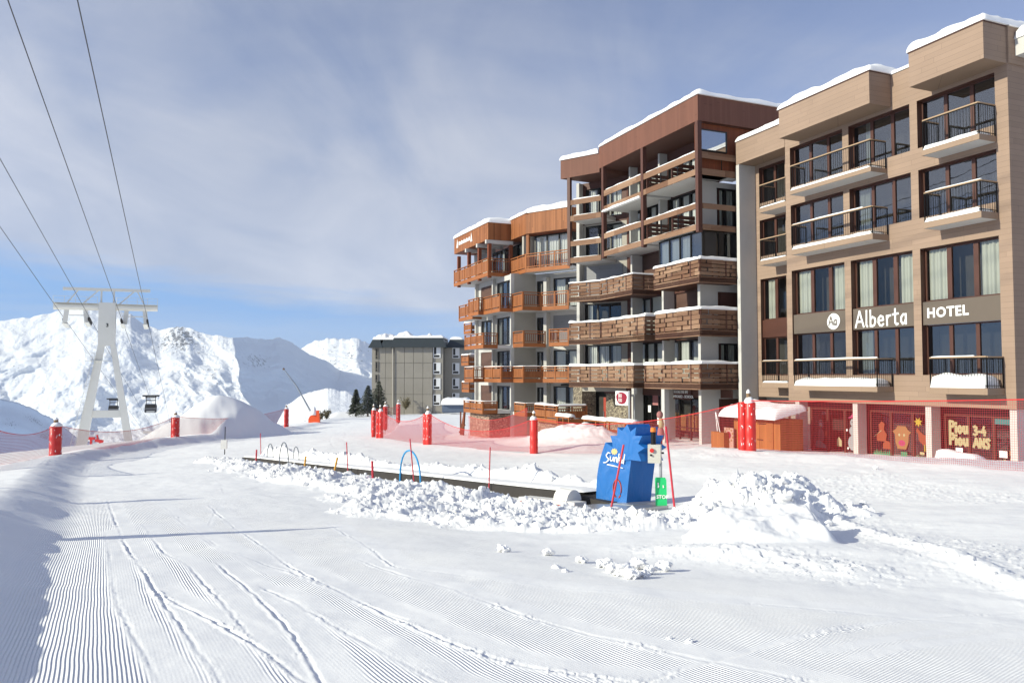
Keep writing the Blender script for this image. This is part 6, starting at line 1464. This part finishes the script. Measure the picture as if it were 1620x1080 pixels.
# ------------------------------------------------------------------ hut, boxes, signs and benches by the buildings
def hutz(px, py, n): s = s_at(px, n); return z_at(s, n, py)
n1 = 2.3; sA, sB = s_at(1160, n1), s_at(1233, n1); zt = z_at(sB, n1, 664); hzb = -3.9
hut = thing('hut', 'small orange wooden hut with thick snow on its roof beside the hotel', 'hut', W((sA + sB) / 2, n1, -3.45))
mb = MB(); mb.wbox(sB, sA, n1 - 1.3, n1, hzb, zt); mb.build('wall', M['hutwood'], hut)
sm = sB + (sA - sB) * .42
for k, (a, b) in enumerate(((sB + .42, sm - .01), (sm + .01, sm + .62))):
    mb = MB(); mb.wbox(a, b, n1 + .003, n1 + .035, hzb + .3, zt - .12); d = mb.build('door', M['hutwood'], hut)
    mb = MB(); mb.wbox(b - .45 if k == 0 else a, b if k == 0 else a + .1, n1 + .036, n1 + .05, zt - .25, zt - .21); mb.wbox(b - .25 if k == 0 else a, b if k == 0 else a + .12, n1 + .036, n1 + .055, zt - .98, zt - .94); mb.build('hinge', M['rail'], d)
mb = MB(); mb.prism([W(sB - .1, n1 + .3, zt), W(sA + .25, n1 + .3, zt), W(sA + .25, n1 - 1.5, zt + .38), W(sB - .1, n1 - 1.5, zt + .38)], (0, 0, .06)); mb.build('roof', M['hutwood'], hut)
mb = MB(); fr_ = lambda a, b, z: W(sB + a, n1 + b, z + (.28 - b) * .21); snow_pad(mb, fr_, -.2, sA - sB + .55, -1.35, .48, zt + .04, .42, 41, .32, na=34, nb=14, rough=.35); mb.build('roof_snow', M['snow'], hut)
wb = thing('box', 'orange wooden crate with white poles leaning out before the white pier', 'crate', W(s_at(1132, 2.6), 2.6, -3.6))
a, b = s_at(1144, 2.8), s_at(1124, 2.8); zt = z_at(a, 2.8, 684); mb = MB()
for (x0, x1, y0, y1) in ((a, b, 2.72, 2.8), (a, b, 2.0, 2.08), (a, a + .06, 2.08, 2.72), (b - .06, b, 2.08, 2.72)): mb.wbox(x0, x1, y0, y1, -4.2, zt)
mb.wbox(a + .06, b - .06, 2.08, 2.72, zt - .35, zt - .3); mb.build('crate', M['hutwood'], wb)
def wpole(p0, p1, label):
    A_ = np.array(on_plane(*p0, np.array(W(0, 2.4, 0)), NN)); B_ = np.array(on_plane(*p1, np.array(W(0, 2.4, 0)), NN)); mb = MB(); mb.tube([tuple(A_), tuple(B_)], .022, 0, 6); solo(mb, 'ski_pole', M['letter'], label, 'pole', tuple(A_), 'white poles in the crate')
wpole((1135.5, 686), (1132, 652), 'white pole in the wooden crate, the more upright one'); wpole((1140, 687), (1132.5, 651.5), 'white pole in the wooden crate, the more slanting one')
pbd = thing('picture_board', 'painted board with a dark flower between crate and orange hut', 'board', W(s_at(1151, 2.5), 2.5, -3.6))
a, b = s_at(1159, 2.5), s_at(1144.5, 2.5); zt = z_at(a, 2.5, 677); mb = MB(); mb.wbox(a, b, 2.44, 2.5, -4.2, zt); mb.build('panel', plain('dusty_pink_board', (.42, .25, .2), .8, .15, 3, 0, 0), pbd)
mb = MB(); cc = (a + b) / 2; zc = z_at(cc, 2.5, 688)
def dsc(s, z, r, m, off, n=14): mb.add([W(s + r * math.cos(2 * math.pi * i / n), 2.5 + off, z + r * math.sin(2 * math.pi * i / n)) for i in range(n)], [tuple(range(n))], m)
dsc(cc, zc, .17, 0, .012)
for k in range(11): dsc(cc + .31 * math.cos(k * .571), zc + .31 * math.sin(k * .571), .055, 1, .008, 8)
mb.build('flower', [M['crimson'], M['tan']], pbd, recalc=False)
# banner on its mast
bs_ = 23.9; bn = 3.0; bs_ = s_at(995.5, bn); bz = z_at(bs_, bn, 668)
ban = thing('banner', 'white square banner with a red blob and white letters on a galvanised mast', 'banner', W(bs_, bn, -3.6))
mb = MB(); mb.tube([W(bs_, bn, -4.0), W(bs_, bn, z_at(bs_, bn, 618))], .07, 0, 10); mb.build('mast', M['galv'], ban)
a, b = s_at(993, bn), s_at(973.5, bn); z0, z1 = z_at(bs_, bn, 641.5), z_at(bs_, bn, 619); mb = MB(); mb.wbox(a, b, bn - .03, bn + .0, z0, z1); fl = mb.build('flag', M['letter'], ban)
mb = MB(); cs_, cz_ = (a + b) / 2, (z0 + z1) / 2; ra, rb = (b - a) * .43, (z1 - z0) * .45
mb.add([W(cs_ + ra * math.cos(t) * (1 + .07 * math.sin(3 * t)), bn + .008, cz_ + rb * math.sin(t) * (1 + .05 * math.cos(2 * t))) for t in np.linspace(0, 6.283, 25)[:-1]], [tuple(range(24))], 0)
hh = rb * .52; strokes(mb, 'BRU', W(cs_ + ra * .55, bn + .01, cz_ + .05), EX, EZ, hh, .026, 1, gap=.16, lift=tuple(NN)); strokes(mb, 'ROU', W(cs_ + ra * .55, bn + .01, cz_ - hh - .02), EX, EZ, hh, .026, 1, gap=.16, lift=tuple(NN)); mb.build('lettering', [M['crimson'], M['letter']], fl, recalc=False)
dp = thing('drainpipe', 'thin grey pipe beside the banner mast', 'pipe', W(s_at(1003.5, 2.3), 2.3, -3.6)); mb = MB(); mb.tube([W(s_at(1003.5, 2.3), 2.3, -4), W(s_at(1003.5, 2.3), 2.3, -.75)], .04, 0, 8); mb.build('pipe', M['galv'], dp); mb = MB(); mb.wbox(s_at(1003.5, 2.3) - .1, s_at(1003.5, 2.3) + .15, 2.2, 2.4, -1.05, -.7); mb.build('hopper', M['white'], dp)
# column under the right balcony block
cs2 = s_at(1052, 2.1); mb = MB(); mb.wbox(cs2 - .15, cs2 + .15, 1.95, 2.25, -4.3, -.69); col_ = mb.build('balcony_column', M['white'], brown)
# carved figure sign
fx = s_at(1045.5, 3.6); fz = lambda py: z_at(fx, 3.6, py)
fig = thing('figure_sign', 'rosy round-headed cutout figure on a stand by the white column', 'cutout figure', W(fx, 3.6, -3.7))
mb = MB(); mb.lathe([(.04, 0), (.13, .05), (.17, .16), (.16, .28), (.1, .36), (.03, .39)], W(fx + .12, 3.6, fz(662)), 0, 14); mb.build('head', M['rose'], fig)
mb = MB(); mb.lathe([(.13, 0), (.15, .2), (.11, .42), (.07, .5)], W(fx, 3.6, fz(676.5)), 0, 12); mb.build('torso', M['cream'], fig)
mb = MB(); mb.lathe([(.05, 0), (.17, .1), (.2, .35), (.15, .62), (.12, .7)], W(fx + .05, 3.6, fz(697)), 0, 12); mb.build('lower_body', M['rose'], fig); mb = MB(); mb.tube([W(fx, 3.6, -4.2), W(fx, 3.6, fz(690))], .06, 0, 8); mb.build('stand', M['rail'], fig)
# barriers with snow in front of the entrance
def barrier(px0, px1, py, n, label, legs, drop):
    a, b = s_at(px1, n), s_at(px0, n); z = z_at((a + b) / 2, n, py); t = thing('barrier', label, 'barrier', W((a + b) / 2, n, -3.7), 'wooden barriers before the entrance')
    fr, L = line_frame((a, n), (b, n)); mb = MB(); fbox(mb, fr, 0, L, -.35, .0, z - .1, z); mb.build('top_board', M['orangeb'], t)
    for u in legs:
        m = MB(); fbox(m, fr, L * u - .05, L * u + .05, -.1, -.02, z - drop, z - .1); m.build('leg', M['orangeb'], t)
    mb = MB(); fbox(mb, fr, L * .1, L * .95, -.07, -.03, z - .62, z - .48); mb.build('rail', M['orangedk'], t)
    mb = MB(); snow_pad(mb, fr, -.1, L + .1, -.42, .08, z, .22, 51, .16, rough=.25); mb.build('snow_layer', M['snow'], t)
barrier(880, 900, 658.5, 4.2, 'short wooden barrier with snow on top next to the terrace', (.06, .5, .94), 1.3)
barrier(922, 958, 664, 3.9, 'wooden barrier under thick snow before the red door', (.06, .45, .95), 1.3); barrier(958, 1000, 667, 3.9, 'red brown barrier with thin snow left of the banner mast', (.3, .9), 1.3)
# snow loaded garden table before the hotel
ts, tn = s_at(1511, 1.2), 1.2; tz = z_at(ts, tn, 726); tb_ = thing('bench', 'low wooden bench under a wedge of snow before the hotel windows', 'bench', W(ts, tn, -3.3))
mb = MB(); mb.wbox(ts - .75, ts + .62, .85, 1.4, tz - .06, tz); mb.build('seat', M['hutwood'], tb_)
for q in (-.65, .5):
    mb = MB(); mb.wbox(ts + q, ts + q + .08, .9, 1.35, tz - .55, tz - .06); mb.build('leg', M['hutwood'], tb_)
mb = MB(); snow_pad(mb, lambda a, b, z: W(ts + a, 1.12 + b, z + (.0 if z < tz + .01 else .14 * (a + .75) / 1.4)), -.85, .7, -.32, .34, tz, .2, 61, .25, rough=.2); mb.build('snow_layer', M['snow'], tb_)
# rocks and debris below the lift tower
for k, (px, py, Y, r_, lab) in enumerate(((142, 693, 150, .9, 'red machine part half buried beside the tower foot'), (157, 696, 150, .7, 'low red rail stub right of the tower foot'))):
    c = np.array(at_depth(px, py, Y)); mb = MB(); mb.bar(tuple(c - np.array([r_, 0, 0])), tuple(c + np.array([r_, 0, -.25 * k])), .5, .5); mb.bar(tuple(c + np.array([-r_ * .3, 0, 0])), tuple(c + np.array([-r_ * .6, 0, 1.0])), .25, .25); mb.bar(tuple(c + np.array([r_ * .3, 0, -1.6])), tuple(c + np.array([r_ * .3, 0, .1])), .3, .3)
    solo(mb, 'machine_part', M['red'], lab, 'machine part', tuple(c))
# ------------------------------------------------------------------ loose snow clods
def clods():
    rnd = np.random.RandomState(11); vs = []; fs = []
    ico = bmesh.new(); bmesh.ops.create_icosphere(ico, subdivisions=1, radius=1); iv = np.array([v.co[:] for v in ico.verts]); if_ = [[v.index for v in f.verts] for f in ico.faces]; ico.free()
    ico = bmesh.new(); bmesh.ops.create_icosphere(ico, subdivisions=4, radius=1); cv = np.array([v.co[:] for v in ico.verts]); cf = [[v.index for v in f.verts] for f in ico.faces]; ico.free()
    n = 3600; t = rnd.uniform(-5.5, CVL + 1, n); q = np.where(rnd.rand(n) < .8, rnd.uniform(.3, 6.2, n), rnd.uniform(-2.8, -.5, n))
    x = CV0[0] + CVD[0] * t + CVN[0] * q; y = CV0[1] + CVD[1] * t + CVN[1] * q
    x2 = rnd.normal(4.1, 1.4, 1500); y2 = rnd.normal(14.4, 1.7, 1500); x = np.r_[x, x2]; y = np.r_[y, y2]
    near, farm, md = rough_mask(x, y); keep = np.maximum(np.maximum(near, farm), md) > rnd.rand(len(x)) * .9 + .02
    x, y = x[keep], y[keep]; z0 = smooth_ground(x, y); z, _, _ = detail(x.copy(), y.copy(), z0.copy())
    mb = MB(); tot = 0; out_v = []; out_f = []; off = 0
    for i in range(len(x)):
        r = .010 + .075 * rnd.rand() ** 8 + .022 * rnd.rand()
        sc = r * (1 + rnd.uniform(-.35, .35, 3)); jit = 1 + (rnd.rand(len(iv)) - .5) * .6
        a = rnd.rand() * 6.28; c, s_ = math.cos(a), math.sin(a); P = iv * jit[:, None] * sc; P = np.c_[P[:, 0] * c - P[:, 1] * s_, P[:, 0] * s_ + P[:, 1] * c, P[:, 2]]
        out_v.append(P + np.array([x[i], y[i], z[i] + r * .25])); out_f += [[k + off for k in f] for f in if_]; off += len(iv)
    for (px, py, r) in ((985, 908, .09), (560, 765, .07), (795, 872, .075), (868, 876, .065), (920, 888, .06), (1000, 914, .10), (958, 895, .08), (1365, 797, .06), (1385, 745, .07), (895, 905, .035), (1060, 1012, .022), (1092, 1017, .026), (880, 900, .04), (1010, 896, .08), (1030, 904, .06), (1050, 898, .07), (970, 902, .07), (1020, 912, .05)):
        g = gpix(px, py); o3 = rnd.rand(3) * 50
        d_ = .75 + .75 * (fbm(cv[:, 0] * 1.1 + o3[0], cv[:, 1] * 1.1 + cv[:, 2] * .9 + o3[1], 3, 201) - .5) + .3 * (worley(cv[:, 0] * 2.2 + o3[2], cv[:, 1] * 1.7 + cv[:, 2] * 2.1, 202)[0] - .5) + .12 * (fbm(cv[:, 0] * 6 + o3[0], cv[:, 1] * 6 + cv[:, 2] * 5, 3, 203) - .5)
        P = cv * d_[:, None] * r * np.array([1.35, 1.2, .9]); out_v.append(P + np.array([g[0], g[1], smooth_ground(g[0], g[1])[0] + r * .45])); out_f += [[k + off for k in f] for f in cf]; off += len(cv)
    mb.v = [tuple(p) for P in out_v for p in P]; mb.f = out_f; mb.m = [0] * len(out_f); mb.s = [False] * len(out_f)
    o = mb.build('snow_clods', M['snow'], recalc=False); tag(o, 'loose broken clods of snow strewn along the carpet lift', 'snow', kind='stuff')
clods()

# ------------------------------------------------------------------ air between us and the mountains
mb = MB(); mb.box(-9000, 9000, -1500, 10600, -760, 640)
hm = bpy.data.materials.new('haze_air'); hm.use_nodes = True; hn = hm.node_tree; hn.nodes.remove(hn.nodes['Principled BSDF'])
pvn = nd(hn, 'ShaderNodeVolumePrincipled', {'Color': (.80, .88, 1.0, 1), 'Density': 7.5e-5, 'Anisotropy': .0}); hn.links.new(pvn.outputs[0], hn.nodes['Material Output'].inputs['Volume'])
hz_ = mb.build('haze', hm); tag(hz_, 'thin bluish mountain air over the whole valley', 'haze', kind='stuff')
